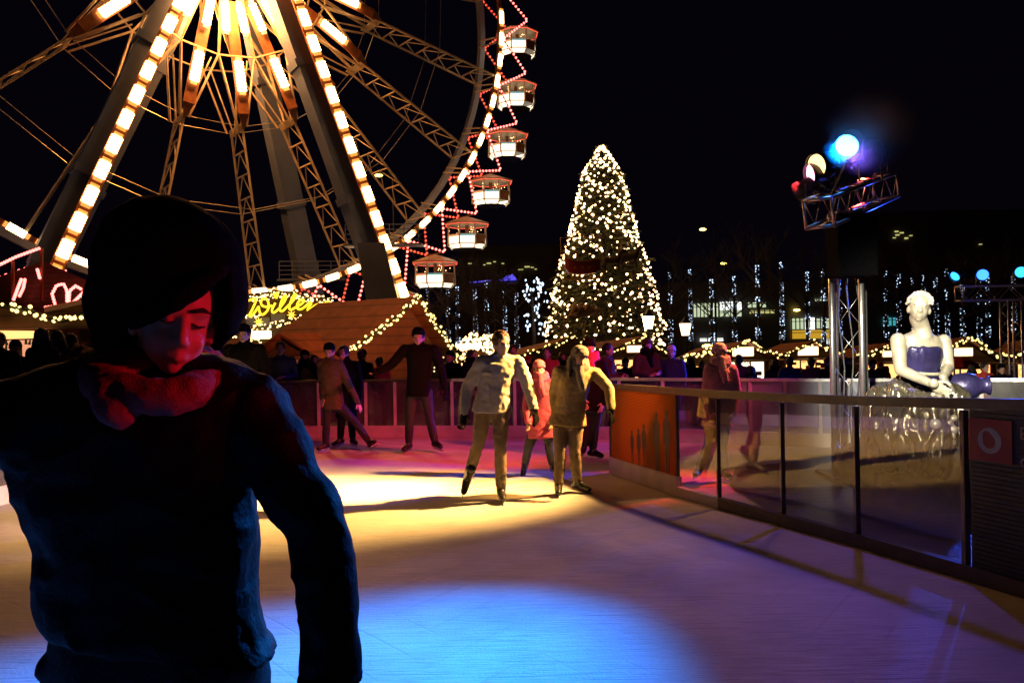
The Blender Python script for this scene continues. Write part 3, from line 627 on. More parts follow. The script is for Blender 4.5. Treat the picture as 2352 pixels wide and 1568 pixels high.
# gondola arms with red bulbs + gondolas
def gond_proto():
    g = thing("gondola", "x", "gondola", (0, 0, 0), "gondolas hanging from the ferris wheel")
    pt = lambda k, r, z: V((r * math.cos(k * PI / 4 + .2), r * math.sin(k * PI / 4 + .2), z))
    mb = MB(); mb.loft([[pt(k, .12, -.06) for k in range(8)], [pt(k, 1.0, -.36) for k in range(8)], [pt(k, 1.62, -.62) for k in range(8)], [pt(k, 1.58, -.70) for k in range(8)]])
    mb.build("roof", M['steel'], g)
    mb = MB()
    for k in range(8):
        mb.bar(pt(k, 1.54, -.71), pt(k + 1, 1.54, -.71), .05)
    mb.build("roof_light_strip", M['g_redd'], g)
    mb = MB()
    for k in range(8): mb.bar(pt(k, 1.36, -.68), pt(k, 1.40, -2.2), .075)
    for k in range(8): mb.bar(pt(k, 1.36, -1.46), pt(k + 1, 1.36, -1.46), .05); mb.bar(pt(k, 1.36, -2.14), pt(k + 1, 1.36, -2.14), .055); mb.bar(pt(k, 1.36, -2.14), pt(k, 1.10, -2.43), .055)
    mb.build("post_frame", M['steel'], g)
    for k in range(8):
        a, b = pt(k, 1.36, -1.48), pt(k + 1, 1.36, -1.48); c0, c1 = pt(k, 1.34, -2.12), pt(k + 1, 1.34, -2.12); e0, e1 = pt(k, 1.08, -2.42), pt(k + 1, 1.08, -2.42)
        s = .035; mb = MB()
        def sh(p, q): return lerp(p, q, s), lerp(p, q, 1 - s)
        a_, b_ = sh(a, b); c0_, c1_ = sh(c0, c1)
        if k in (5, 1):
            mb.quad(c0_, c1_, b_, a_, 0); mb.build("door", M['brick'], g)
        else:
            t0, t1 = lerp(c0_, a_, .80), lerp(c1_, b_, .80)
            mb.quad(c0_, c1_, t1, t0, 0); mb.quad(t0, t1, b_, a_, 1 if k % 3 else 2)
            e0_, e1_ = sh(e0, e1); mb.quad(e0_, e1_, c1_ + V((0, 0, -.04)), c0_ + V((0, 0, -.04)), 0)
            mb.build("lit_panel", [M['g_gond'], M['g_teal'], M['g_or']], g)
    mb = MB(); mb.tube(V((0, 0, -.1)), V((0, 0, -2.4)), .12, n=8); mb.tube(V((0, 0, -1.72)), V((0, 0, -1.66)), .45, n=12); mb.build("centre_column", M['brick'], g)
    mb = MB(); mb.add([pt(k, 1.1, -2.44) for k in range(8)], (tuple(range(8))[::-1],)); mb.add([pt(k, 1.3, -1.95) for k in range(8)], (tuple(range(8)),)); mb.build("floor", M['dark'], g)
    mb = MB()
    for k in range(14):
        mb.ball(V((random.uniform(-1.1, 1.1), random.uniform(-1.1, 1.1), random.uniform(-1.3, -.8))), .035, 0, 1)
    mb.build("cabin_bulbs", M['g_bulb'], g)
    return g
gp = gond_proto(); first = True
ords = ["topmost visible", "second", "third", "fourth", "fifth", "sixth", "seventh", "eighth"]
gl = {0: "gondola cut by the top edge of the photo on the bright rim of the wheel", 1: "highest gondola seen whole beside the bright wheel rim", 2: "second whole gondola down beside the bright rim",
      3: "gondola at the level of the spotlight glow, third whole one down", 4: "gondola with fairy lights inside, fourth whole one down the rim", 5: "gondola with fairy lights inside, second lowest one clear of the roof ridge",
      6: "lowest clear gondola with turquoise panels beside the brown hut ridge", 7: "gondola mostly hidden behind the ridge of the brown hut"}
kk = 0
for k in range(-1, 18):
    d = 301.2 + 10.1 * (6 - k)
    piv_r = WR + 2.9
    mb = MB()
    for s in (WS + .1, -WS):
        for e in (-5.05, 5.05):
            a, b = wp(d + e, WR + .25, s), wp(d, piv_r, s * .96); mb.bar(a, b, .09, m=0)
            nb = 10
            for j in range(nb):
                q = lerp(a, b, (j + .5) / nb) + WN * (.08)
                mb.ball(q, .105, 1 if s > 0 else 2, 1)
    mb.bar(wp(d, piv_r, -WS), wp(d, piv_r, WS), .08, m=0)
    mb.build("gondola_arm", [M['brick'], M['g_red'], M['g_redd']], wheel)
    mb = MB()
    for e in (-1, 1): mb.bar(wp(d + 5 + e * .5, WR + .1, WS), wp(d + 5 + e * .7, WR - .6, -WS * .6), .10)
    mb.build("rim_strut", M['steel'], wheel)
    pp = wp(d, piv_r, 0)
    u = (pp.x / pp.y) * FPX + 1176
    lab = gl.get(k + 0, None)
    if k == -1: continue
    if k < 8: g = gp if first else copy_thing(gp)
    elif k in (13, 14, 15, 16): g = copy_thing(gp)
    else: continue
    first = False
    g.location = pp; g.rotation_euler = (0, 0, 1.05); g.scale = (1.22, 1.22, 1.14)
    if k < 8: g["label"] = gl[k]
    else: g["label"] = {13: "gondola low on the wheel hidden behind the hatted man's head", 14: "gondola behind the lit booth roof beside the hatted man's shoulder", 15: "gondola low at the edge of the photo above the garlanded stall", 16: "gondola rising at the far edge of the wheel beside the photo border"}[k]

# ------------------------------------------------------------------ market huts
def garland(pts, parent, n, r=.045, jit=.06, mats=None, name="garland"):
    pts = [V(p) for p in pts]; mb = MB(); mb.path(pts, jit * .8, 6, 0)
    seg = [(a - b).length for a, b in zip(pts, pts[1:])]; T = sum(seg)
    for k in range(n):
        t = (k + random.random() * .6) / n * T; i = 0
        while i < len(seg) - 1 and t > seg[i]: t -= seg[i]; i += 1
        q = lerp(pts[i], pts[i + 1], min(1, t / seg[i])) + V((random.uniform(-1, 1) * jit * 1.3, random.uniform(-1, .1) * jit, random.uniform(-1, 1) * jit * 1.6))
        mb.ball(q, r * random.uniform(.7, 1.15), 1, 1)
    return mb.build(name, mats or [M['green'], M['g_bulbg']], parent)

def hut(label, A, EL, ER, back, wall='wood', roof='roof', garl=40, lampw=.5, hatch='g_hatch', hz=(.35, .85), group="market huts", br=.05, lettering=None):
    A, EL, ER, back = V(A), V(EL), V(ER), V(back); gz = plaza_z(A.x, A.y) - .15
    t = thing("market_hut", label, "market hut", (A.x, A.y, gz), group)
    mb = MB()
    for E in (EL, ER):
        nn = (E - A).cross(back).normalized(); nn = nn if nn.z > 0 else -nn
        q = [A, A + back, E + back, E]
        q2 = [p - nn * .07 for p in q]
        mb.add(q + q2, ((0, 1, 2, 3), (7, 6, 5, 4), (0, 3, 7, 4), (1, 5, 6, 2), (2, 6, 7, 3), (0, 4, 5, 1)))
    mb.build("roof", M[roof], t)
    mid = (EL + ER) / 2; ins = lambda p, tt: lerp(V((mid.x, mid.y, p.z)), p, .86) + back * tt - V((0, 0, .09))
    rg = []
    for tt in (.10, .96):
        a, l, r = ins(A, tt), ins(EL, tt), ins(ER, tt); rg.append([a - V((0, 0, .06)), r, V((r.x, r.y, gz)), V((l.x, l.y, gz)), l])
    mb = MB(); mb.loft(rg); mb.build("wall", M[wall], t)
    l, r = ins(EL, .10), ins(ER, .10); X = V((r.x - l.x, r.y - l.y, 0)); Wd = X.length; X.normalize(); O = V((X.y, -X.x, 0)); O = O if O.y < 0 else -O
    c = V(((l.x + r.x) / 2, (l.y + r.y) / 2, 0)); ez = min(l.z, r.z)
    if hatch:
        z1 = ez - .12; z0 = max(gz + .95, ez - 1.25)
        mb = MB(); mb.box(c + O * .02 + V((0, 0, (z0 + z1) / 2)), (Wd * .82, .03, z1 - z0), X, O); h = mb.build("hatch", M[hatch], t)
        mb = MB(); k = 0; rnd = random.Random(int(A.x * 100) + 5)
        while k < 9:
            w_ = rnd.uniform(.1, .3); mb.box(c + O * .06 + X * rnd.uniform(-.36, .36) * Wd + V((0, 0, rnd.uniform(z0 + .1, z1 - .1))), (w_, .04, rnd.uniform(.08, .22)), X, O); k += 1
        for q in (-.41, -.14, .14, .41): mb.box(c + O * .05 + X * q * Wd + V((0, 0, (z0 + z1) / 2)), (.05, .06, z1 - z0), X, O)
        mb.build("shelf_goods", M['counter'], h)  # loose goods and shelf dividers before the glowing hatch
        mb = MB(); mb.box(c + O * .2 + V((0, 0, z0 - .04)), (Wd * .95, .45, .07), X, O); mb.build("counter", M['counter'], t)
        mb = MB(); mb.box(c + O * .30 + V((0, 0, z1 + .06)), (Wd * 1.05, .6, .05), X, O, V((0, 0, 1))); mb.build("awning", M['woodl'], t)
    if lampw:
        zt = lerp(V((0, 0, ez)), V((0, 0, A.z)), .36).z
        mb = MB(); mb.box(c + O * .07 + V((0, 0, zt + .02)), (lampw, .06, lampw * .42), X, O); mb.build("lit_sign", M['g_hut'], t)
        mb = MB(); mb.box(c + O * .04 + V((0, 0, zt + .02)), (lampw + .08, .05, lampw * .42 + .08), X, O); mb.build("sign_frame", M['woodl'], t)
    if lettering:
        text_mesh(lettering, c + O * .40 + V((0, 0, ez - .2)) - X * .45, X, .2, M['ink'], t)
    if garl:
        o = O * .09
        def sag(p, q): return [lerp(p, q, k / 6) - V((0, 0, .10 * math.sin(PI * k / 6))) + o for k in range(7)]
        garland(sag(EL, A) + sag(A, ER)[1:], t, garl, br, br * 1.4)
    return t, c, X, O, Wd, gz
def text_mesh(s, p, X, size, m, parent, name="lettering", ext=.004, shear=0):
    cu = bpy.data.curves.new(name, 'FONT'); cu.body = s; cu.size = size; cu.extrude = ext; cu.shear = shear
    o = bpy.data.objects.new("t", cu); COL.objects.link(o)
    me = bpy.data.meshes.new_from_object(o.evaluated_get(bpy.context.evaluated_depsgraph_get())); bpy.data.objects.remove(o)
    Y = V((0, 0, 1)); Z = X.cross(Y)
    me.transform(Matrix(((X.x, Y.x, Z.x, p.x), (X.y, Y.y, Z.y, p.y), (X.z, Y.z, Z.z, p.z), (0, 0, 0, 1))))
    me.materials.clear(); me.materials.append(m); return link(name, me, parent)

# big brown hut below the wheel
A, EL, ER = P(961, 681, 24), P(797, 806, 23.3), P(1070, 836, 25); BK = P(731, 696, 26.5) - A
big, c, X, O, Wd, gz = hut("big brown plank-roofed hut with a window in its gable and garlands on the gable edges", A, EL, ER, BK, garl=110, lampw=0, hatch=None, br=.042)
def onwall(px, py, t=.1, out=.03):
    "point on the gable wall plane"
    base = lerp(V(((EL + ER) / 2)), A, 0) + BK * t; d = P(px, py, 1.0) - cam.location; nn = O
    k = (base - cam.location).dot(nn) / d.dot(nn); return cam.location + d * k + O * out
def rect(name, m, px0, py0, px1, py1, parent, out=.04, th=.03):
    a, b, e = onwall(px0, py1, out=out), onwall(px1, py1, out=out), onwall(px0, py0, out=out)
    mb = MB(); w_ = (b - a).length; h = (e - a).length
    mb.box(a + X * w_ / 2 + V((0, 0, h / 2)), (w_, th, h), X, O); return mb.build(name, m, parent)
wi = rect("window", M['g_win'], 889, 720, 921, 758, big)
a, b = onwall(889, 758), onwall(921, 720); mb = MB(); w_ = ((b - a).xy).length; h = abs(b.z - a.z)
for q in (0, .5, 1): mb.box(a + O * .03 + X * w_ * q + V((0, 0, h / 2)), (.04, .05, h + .04), X, O)
for q in (0, .5, 1): mb.box(a + O * .031 + X * w_ / 2 + V((0, 0, h * q)), (w_ + .04, .05, .04), X, O)
mb.build("window_frame", M['wood'], wi)
ht = rect("hatch", M['g_hatchw'], 846, 810, 897, 862, big)
mb = MB(); a, b = onwall(846, 862), onwall(897, 810); w_ = ((b - a).xy).length; h = abs(b.z - a.z)
for q in (.28, .36, .66): mb.box(a + O * .04 + X * w_ * q + V((0, 0, h / 2)), (.06, .05, h), X, O)
for q in (.35, .72): mb.box(a + O * .043 + X * w_ / 2 + V((0, 0, h * q)), (w_, .05, .035), X, O)
for q in (.15, .5, .8): mb.box(a + O * .046 + X * w_ * q + V((0, 0, h * .42)), (.09, .05, .12), X, O)
mb.build("shelf_goods", M['counter'], ht)  # small goods, shelves and uprights of the hatch
# small porch gable in front of the roof
pa, pl, pr = P(641, 765, 23.6), P(590, 806, 23.4), P(742, 826, 23.2); pbk = V((1.2, 1.6, 0))
porch, *_ = hut("small dark porch gable standing before the big brown hut roof with a menu poster", pa, pl, pr, pbk, garl=0, lampw=0, hatch=None)
mb = MB(); q = P(680, 846, 22.9); mb.box(q, (.40, .02, .50)); po = mb.build("menu_poster", M['paper'], porch)
mb = MB()
for k in range(7): mb.box(q + V((random.uniform(-.04, .04), -.012, .18 - k * .055)), (.12 + .06 * (k % 2), .006, .012))
mb.build("print", M['ink'], po)
mb = MB(); mb.box(q + V((.1, 0, .31)), (.9, .1, .07)); mb.build("beam", M['woodl'], porch)

# far huts (apex, eaves, sign)
FAR = [
 ("far market hut with white lit gable sign under the fir's left side", (1312, 772, 33), (1205, 812, 32.5), (1392, 806, 34), (1190, 800), .62, 'g_hatch', None),
 ("far market hut with bright square gable lamp under the right side of the fir", (1478, 771, 33), (1392, 806, 33), (1545, 812, 33), (1372, 786), .62, 'g_hatch', None),
 ("long-roofed market hut with white gable sign and word board, by the lantern post", (1717, 780, 31), (1648, 812, 31), (1788, 816, 31), (1600, 800), .80, 'g_hatchw', "Berliner"),
 ("market hut with white gable sign seen through the legs of the lighting tower", (1871, 782, 31.5), (1788, 816, 31.5), (1938, 812, 31.5), (1792, 790), .78, 'g_hatch', "Berliner"),
 ("market hut half hidden between the lighting tower and the fountain figure", (2052, 786, 31), (1965, 818, 31), (2135, 822, 31), (1965, 794), .5, 'g_hatch', None),
 ("market hut with pale gable sign and red goods behind the figure's shoulder", (2225, 772, 27), (2130, 818, 27), (2310, 822, 27), (2135, 784), .6, 'g_hatch', None),
 ("market hut under the outstretched roof garlands at the gate upright", (2400, 770, 29), (2318, 816, 29), (2480, 820, 29), (2315, 786), .5, 'g_hatch', None),
]
for lab, a, l, r_, bk, lw, hm, let in FAR:
    A_ = P(*a); hut(lab, A_, P(*l), P(*r_), P(bk[0], bk[1], a[2] + 2.6) - A_, garl=34, lampw=lw, hatch=hm, br=.043, lettering=let)
for lab, a, l, r_, bk in (("low market hut roof with ridge lights left of the long-roofed hut", (1625, 800, 28), (1560, 822, 28), (1655, 826, 28), (1600, 806)),):
    A_ = P(*a); hut(lab, A_, P(*l), P(*r_), P(bk[0], bk[1], a[2] + 2) - A_, garl=30, lampw=0, hatch='g_hatch', br=.05)
# bright garland-covered stall beside the big hut
A_ = P(1108, 778, 30)
st, c, X, O, Wd, gz = hut("bright stall covered in fairy lights between the big hut and the beige fleece skater", A_, P(1062, 815, 30), P(1160, 815, 30), P(1100, 782, 33) - A_, garl=0, lampw=0, hatch='g_hatchw', wall='woodl')
for k, (y0, dx) in enumerate(((772, 40), (781, 44), (790, 48), (800, 50))):
    garland([P(1108 - dx, y0 + 6, 29.6), P(1108, y0, 29.6), P(1108 + dx * .8, y0 + 7, 29.6)], st, 34, .06, .09, [M['green'], M['g_bulb']])
mb = MB(); mb.box(P(1076, 793, 29.4), (.95, .05, .14)); mb.build("lit_sign", M['g_hut'], st)
bs = thing("lit_bush", "small round bush full of fairy lights at the foot of the big hut's gable", "lit bush", P(1045, 905, 23), "fairy-lit greenery")
mb = MB()
for k in range(160):
    q = V((random.gauss(0, .28), random.gauss(0, .2), random.gauss(0, .2))); mb.ball(P(1048, 845, 22.6) + q, .02, 1, 1)
for k in range(260):
    q = V((random.gauss(0, .28), random.gauss(0, .2), random.gauss(0, .2))); a = P(1048, 845, 22.7) + q; u = V((random.uniform(-1, 1), random.uniform(-1, 1), random.uniform(-1, 1))) * .07
    mb.add((a, a + u, a + V((u.y, u.z, u.x))), ((0, 1, 2),), 0)
mb.build("foliage", [M['green'], M['g_bulb']], bs)
mb = MB(); mb.tube(P(1048, 905, 22.7), P(1048, 845, 22.7), .05); mb.build("stem", M['bark'], bs)

# stall with the neon script
SY = 28.0
ss = thing("market_stall", "garlanded stall carrying a yellow neon script sign beside the hatted man's cheek", "market stall", (P(620, 830, SY).x, SY, plaza_z(P(620, 830, SY).x, SY)), "market stalls")
def PS(x, y, dy=0): return P(483.6 + x * .1645, 631.9 + y * .1645, SY + dy * 1.4)
mb = MB(); a0, a1 = PS(-200, 1100), PS(1800, 900)
mb.loft([[PS(*q, .12) for q in ((-120, 1000), (430, 270), (900, 220), (1250, 270), (1720, 360), (1720, 1000))], [PS(*q, .9) for q in ((-120, 1000), (430, 270), (900, 220), (1250, 270), (1720, 360), (1720, 1000))]])
mb.build("fascia", M['wood'], ss)
mb = MB(); gzs = plaza_z(PS(0, 0).x, SY)
for x in (-100, 600, 1300):
    p = PS(x, 1000, .5); mb.box(V((p.x, p.y, (p.z + gzs) / 2)), (.12, .12, p.z - gzs))
mb.build("post", M['wood'], ss)
mb = MB()
for x0, y0, x1, y1 in ((500, 590, 830, 700), (850, 540, 1050, 660), (210, 600, 380, 740)):
    mb.box((PS(x0, y0) + PS(x1, y1)) / 2 + V((0, -.02, .0)), (abs(x1 - x0) * .1645 / FPX * SY, .04, abs(y1 - y0) * .1645 / FPX * SY))
mb.build("fascia_panel", M['legp'], ss)
GM = [M['green'], M['g_bulb']]
for pts, n, j in ((((430, 290), (600, 300), (900, 225), (1150, 250), (1400, 330), (1720, 340)), 90, .05), (((450, 330), (700, 330), (1000, 270), (1250, 310), (1450, 360)), 60, .04),
                 (((20, 940), (250, 860), (600, 740), (900, 700), (1100, 640), (1300, 580)), 90, .05), (((100, 840), (240, 790), (360, 760)), 24, .04), (((40, 960), (120, 920), (280, 900)), 16, .04), (((570, 900), (700, 930)), 8, .03), (((340, 560), (400, 600)), 10, .03), (((480, 580), (700, 575)), 12, .02)):
    garland([PS(*q, -.1) for q in pts], ss, n, .033, j * 1.4, GM)
sg = thing("neon_sign", "yellow neon script sign on the garlanded stall", "neon sign", PS(900, 500))
ST = [((500, 490), (430, 520), (400, 490), (425, 430), (500, 370), (590, 335), (632, 345), (622, 390), (582, 480), (542, 560), (565, 575), (610, 525), (650, 470), (672, 440), (680, 490), (700, 540), (735, 548), (785, 505), (812, 440), (800, 360), (760, 320), (715, 345), (705, 395), (735, 432), (800, 442), (860, 425)),
      ((905, 385), (872, 450), (856, 500), (882, 522), (920, 500), (960, 460)), ((905, 250), (915, 270), (918, 295), (908, 325)),
      ((960, 465), (1030, 370), (1056, 300), (1032, 285), (1000, 340), (970, 440), (972, 490), (1002, 502), (1050, 460), (1130, 380), (1192, 300), (1182, 262), (1150, 300), (1110, 400), (1100, 460), (1122, 482), (1170, 460), (1232, 425), (1285, 388), (1302, 350), (1275, 338), (1230, 370), (1205, 430), (1222, 470), (1270, 472), (1330, 430), (1385, 380), (1408, 392), (1370, 450), (1352, 490), (1400, 470), (1480, 412), (1590, 395)),
      ((1600, 385), (1640, 368), (1660, 385))]
def smooth(pts, n=4):
    out = []
    for i in range(len(pts) - 1):
        p0, p1, p2, p3 = pts[max(i - 1, 0)], pts[i], pts[i + 1], pts[min(i + 2, len(pts) - 1)]
        for k in range(n):
            t = k / n; out.append(tuple(.5 * (2 * p1[j] + (p2[j] - p0[j]) * t + (2 * p0[j] - 5 * p1[j] + 4 * p2[j] - p3[j]) * t * t + (3 * p1[j] - p0[j] - 3 * p2[j] + p3[j]) * t ** 3) for j in (0, 1)))
    return out + [pts[-1]]
for i, s in enumerate(ST):
    mb = MB(); pts = smooth(s); rr = [.040] * len(pts)
    if i == 2: rr = [.12 - .075 * k / len(pts) for k in range(len(pts))]
    mb.path([PS(*q, -.28) for q in pts], rr, 8); mb.build("neon_letter", M['g_sign'], sg, True)
mb = MB()
for x in (500, 750, 1000, 1250): mb.tube(PS(x, 440, -.26), PS(x, 440, .14), .012)
mb.build("bracket", M['dark'], sg)
for lab, x, y in (("eight-pointed yellow star lamp under the W of the neon script", 672, 650), ("eight-pointed yellow star lamp under the middle of the neon script", 1130, 555)):
    cc = PS(x, y, -.25); s_t = thing("star_lamp", lab, "star lamp", cc, "yellow star lamps")
    mb = MB(); o_, i_ = .18, .065; ring = []
    for k in range(16):
        r_ = o_ if k % 2 == 0 else i_; a = k * PI / 8; ring.append(cc + V((r_ * math.cos(a), 0, r_ * math.sin(a))))
    vs = ring + [cc + V((0, -.05, 0)), cc + V((0, .05, 0))]
    mb.add(vs, [(k, (k + 1) % 16, 16) for k in range(16)] + [((k + 1) % 16, k, 17) for k in range(16)]); mb.build("star", M['g_star'], s_t)
    mb = MB(); mb.tube(cc + V((0, .05, .08)), cc + V((0, .3, .3)), .006, n=4); mb.build("cord", M['dark'], s_t)
lb = thing("lit_box_sign", "small yellow-white lit box sign below the neon script", "lit sign", PS(700, 830, -.3))
mb = MB(); mb.box(PS(702, 832, -.3), (.70, .15, .29)); ob = mb.build("box", M['g_box'], lb); bv = ob.modifiers.new("b", 'BEVEL'); bv.width = .03; bv.segments = 2
mb = MB(); mb.bar(PS(540, 795, -.3), PS(540, 795, .3), .03); mb.build("bracket", M['dark'], lb)
# garlanded stall at the photo's edge
LY = 17.5
def PL(px, py, dy=0): return P(px, py, LY + dy)
ls = thing("market_stall", "low brown stall with sagging garland and lit shelf beside the hatted man's shoulder", "market stall", (PL(60, 900).x, LY, plaza_z(PL(60, 900).x, LY)), "market stalls")
mb = MB(); mb.loft([[PL(*q, 0) for q in ((-120, 765), (215, 752), (215, 706), (150, 728), (60, 712), (-120, 700))], [PL(*q, .25) for q in ((-120, 765), (215, 752), (215, 706), (150, 728), (60, 712), (-120, 700))]]); mb.build("fascia", M['wood'], ls)
mb = MB(); mb.loft([[PL(*q, .3) for q in ((102, 718), (225, 690), (230, 706), (108, 730))], [PL(*q, 2.6) for q in ((102, 705), (205, 684), (210, 690), (108, 712))]]); mb.build("roof", M['roof'], ls)
mb = MB(); mb.loft([[PL(*q, -.2) for q in ((-120, 782), (112, 776), (112, 760), (-120, 758))], [PL(*q, .1) for q in ((-120, 782), (112, 776), (112, 760), (-120, 758))]]); mb.build("lit_lintel", M['g_hatch'], ls)
mb = MB(); a, b = PL(-120, 900, .9), PL(100, 780, .9); mb.quad(a, V((b.x, b.y, a.z)), b, V((a.x, a.y, b.z))); mb.build("back_wall", M['g_win'], ls)  # wall glows by itself in place of a lit stall interior
mb = MB()
for k in range(40):
    p = PL(random.uniform(-60, 82), random.uniform(790, 850), .5); mb.tube(p, p + V((random.uniform(-.05, .05), 0, random.uniform(.1, .3))), .035, .003, n=5)
mb.build("hanging_goods", M['green'], ls)
mb = MB(); mb.loft([[PL(*q, -.3) for q in ((183, 786), (214, 782), (214, 755), (183, 757))], [PL(*q, .3) for q in ((183, 786), (214, 782), (214, 755), (183, 757))]]); mb.build("end_board", M['woodl'], ls)
mb = MB()
for x in (-110, 110, 212): p = PL(x, 780, .2); mb.box(V((p.x, p.y, (p.z - .75) / 2)), (.1, .1, p.z + .75))
mb.build("post", M['wood'], ls)
mb = MB(); p = PL(0, 860, .2); mb.box(V((p.x, p.y, p.z)), (2.2, .5, .08)); mb.build("counter", M['counter'], ls)
garland([PL(-120, 690, -.15), PL(0, 700, -.15), PL(70, 713, -.15), PL(110, 732, -.15), PL(145, 738, -.15), PL(180, 726, -.15), PL(225, 706, -.15)], ls, 44, .045, .05)
# pink-bulbed ticket booth of the wheel
BY = 40.0
bt = thing("ticket_booth", "boarding booth outlined with pink bulbs beyond the low brown stall", "booth", (P(90, 720, BY).x, BY, plaza_z(-20, BY)))
mb = MB(); mb.loft([[P(*q, BY + .5) for q in ((-60, 790), (230, 790), (225, 655), (100, 600), (-60, 655))], [P(*q, BY + 3) for q in ((-60, 790), (230, 790), (225, 655), (100, 600), (-60, 655))]]); mb.build("wall", M['wood'], bt)
def bulbline(pts, n, name="pink_bulbs"):
    mb = MB(); pts = [P(*q, BY) for q in pts]; mb.path(pts, .05, 5, 0); seg = [(a - b).length for a, b in zip(pts, pts[1:])]; T = sum(seg)
    for k in range(n):
        t = (k + .5) / n * T; i = 0
        while i < len(seg) - 1 and t > seg[i]: t -= seg[i]; i += 1
        mb.ball(lerp(pts[i], pts[i + 1], min(1, t / seg[i])) + V((0, -.08, 0)), .085, 1, 1)
    mb.build(name, [M['brick'], M['g_red']], bt)
bulbline(((-10, 614), (40, 590), (95, 570)), 16); bulbline(((52, 640), (44, 660), (33, 690)), 10); bulbline(((60, 640), (56, 662), (46, 682)), 8); bulbline(((88, 618), (94, 640)), 6)
bulbline(((104, 706), (130, 704), (122, 675), (132, 656), (148, 652), (156, 668), (156, 700), (170, 697)), 24); bulbline(((160, 700), (162, 668), (176, 657), (190, 665)), 10); bulbline(((165, 700), (185, 680), (205, 660), (222, 645)), 13); bulbline(((190, 676), (196, 692)), 4)
mb = MB()
for q0, q1 in (((100, 705), (225, 690)), ((30, 690), (30, 600)), ((96, 570), (96, 690))): mb.bar(P(*q0, BY + .1), P(*q1, BY + .1), .12)
mb.build("frame", M['brick'], bt)

# ------------------------------------------------------------------ fir tree with lights
FY = 60.0; fx = P(1388, 700, FY).x; fgz = plaza_z(fx, FY); ftop = P(1382, 337, FY).z
fir = thing("christmas_tree", "tall christmas fir covered in warm white bulbs behind the market huts", "christmas tree", (fx, FY, fgz))
PROF = [(335, 2), (360, 18), (400, 44), (430, 52), (470, 62), (510, 72), (550, 82), (600, 98), (650, 112), (700, 124), (750, 134), (800, 140), (840, 130)]
def frad(z):
    py = 784 - (z - CAMZ) / FY * FPX
    for (a, ra), (b, rb) in zip(PROF, PROF[1:]):
        if a <= py <= b: return lerp(ra, rb, (py - a) / (b - a)) / FPX * FY
    return .05 if py < 335 else PROF[-1][1] / FPX * FY
def fpos(z, a, f=1.0): r_ = frad(z) * f; return V((fx - .2 * (1 - (z - fgz) / (ftop - fgz)) * 0 + r_ * math.cos(a), FY + r_ * math.sin(a), z))
mb = MB(); mb.tube(V((fx, FY, fgz)), V((fx, FY, ftop)), .35, .03, 10); mb.build("trunk", M['bark'], fir)
mb = MB(); rnd = random.Random(3); z0 = P(0, 822, FY).z
for k in range(5200):
    h = rnd.random() ** 1.35; z = lerp(z0, ftop, h); a = rnd.random() * 2 * PI; f = rnd.random() ** .4 * (1 + .16 * noise.noise(V((math.cos(a) * 2.2, math.sin(a) * 2.2, z * .9))) + .07 * math.sin(a * 7 + z * 2) + .05 * math.sin(z * 6))
    p = fpos(z, a, f); out = V((math.cos(a), math.sin(a), -.35 + .3 * h)).normalized(); side = V((-math.sin(a), math.cos(a), 0)); L = rnd.uniform(.35, .75)
    for j in range(3):
        d = (out + side * rnd.uniform(-.7, .7) + V((0, 0, rnd.uniform(-.3, .25)))).normalized() * L; q = p - out * L * .6; w_ = side * .05 + V((0, 0, .05 * rnd.uniform(-1, 1)))
        mb.add((q - w_, q + w_, q + d * .6 + w_ * .8, q + d, q + d * .6 - w_ * .8), ((0, 1, 2, 3, 4),))
mb.build("crown", M['fir'], fir)
cnt = 0
for sidx in range(24):
    mb = MB(); prev = None
    for k in range(46):
        z = lerp(z0 + .2, ftop + .05, 1 - (1 - min(1, (k + rnd.uniform(-.3, .3)) / 45.5)) ** 1.12) if k < 43 else ftop - rnd.uniform(0, .5)
        z = min(max(z, z0), ftop)
        a = sidx * 2 * PI / 24 + .28 * math.sin(k * .9 + sidx) + rnd.uniform(-.07, .07)
        p = fpos(z, a, rnd.uniform(.95, 1.04))
        hole = (abs(p.x - P(1425, 600, FY).x) < 1.6 and 575 < 784 - (z - CAMZ) / FY * FPX < 640 and p.y < FY)
        if not hole and rnd.random() < .90: mb.ball(p, rnd.uniform(.055, .12), 1, 1)
        if prev is not None: mb.tube(prev, p, .012, n=3, m=0, cap=False)
        prev = p
    mb.build("light_string", [M['green'], M['g_tree']], fir)
# sleigh, reindeer, sack bundle fixed on the fir
sc_ = P(1336, 612, 55.2)
sl = thing("sleigh", "red ornamental sleigh with gold trim mounted on the lit fir", "sleigh", sc_)
mb = MB(); rg = []
for x, zb, zt, hw in ((-1.15, -.15, .75, .35), (-.9, -.45, .45, .42), (-.3, -.55, .30, .46), (.4, -.55, .30, .46), (.95, -.45, .45, .42), (1.25, -.2, .40, .32)):
    rg.append([sc_ + V((x, -hw, zt)), sc_ + V((x, -hw, zb)), sc_ + V((x, hw, zb)), sc_ + V((x, hw, zt))])
mb.loft(rg); mb.build("body", M['sleigh'], sl)
mb = MB()
mb.path([sc_ + V((x, -.49, z)) for x, z in ((-1.2, .8), (-.9, .48), (-.3, .33), (.4, .33), (.95, .48), (1.28, .42))], .05, 6)
for x in (-.5, 0, .5): mb.ball(sc_ + V((x, -.49, -.1)), (.12, .03, .09), 0, 1)
mb.build("trim", M['gold'], sl)
mb = MB()
for y in (-.4, .4):
    mb.path([sc_ + V((x, y, z)) for x, z in ((-1.2, -.85), (.9, -.85), (1.35, -.75), (1.55, -.45))], .05, 6)
    for x in (-.7, .6): mb.tube(sc_ + V((x, y, -.85)), sc_ + V((x, y, -.45)), .04)
mb.build("runner", M['gold'], sl)
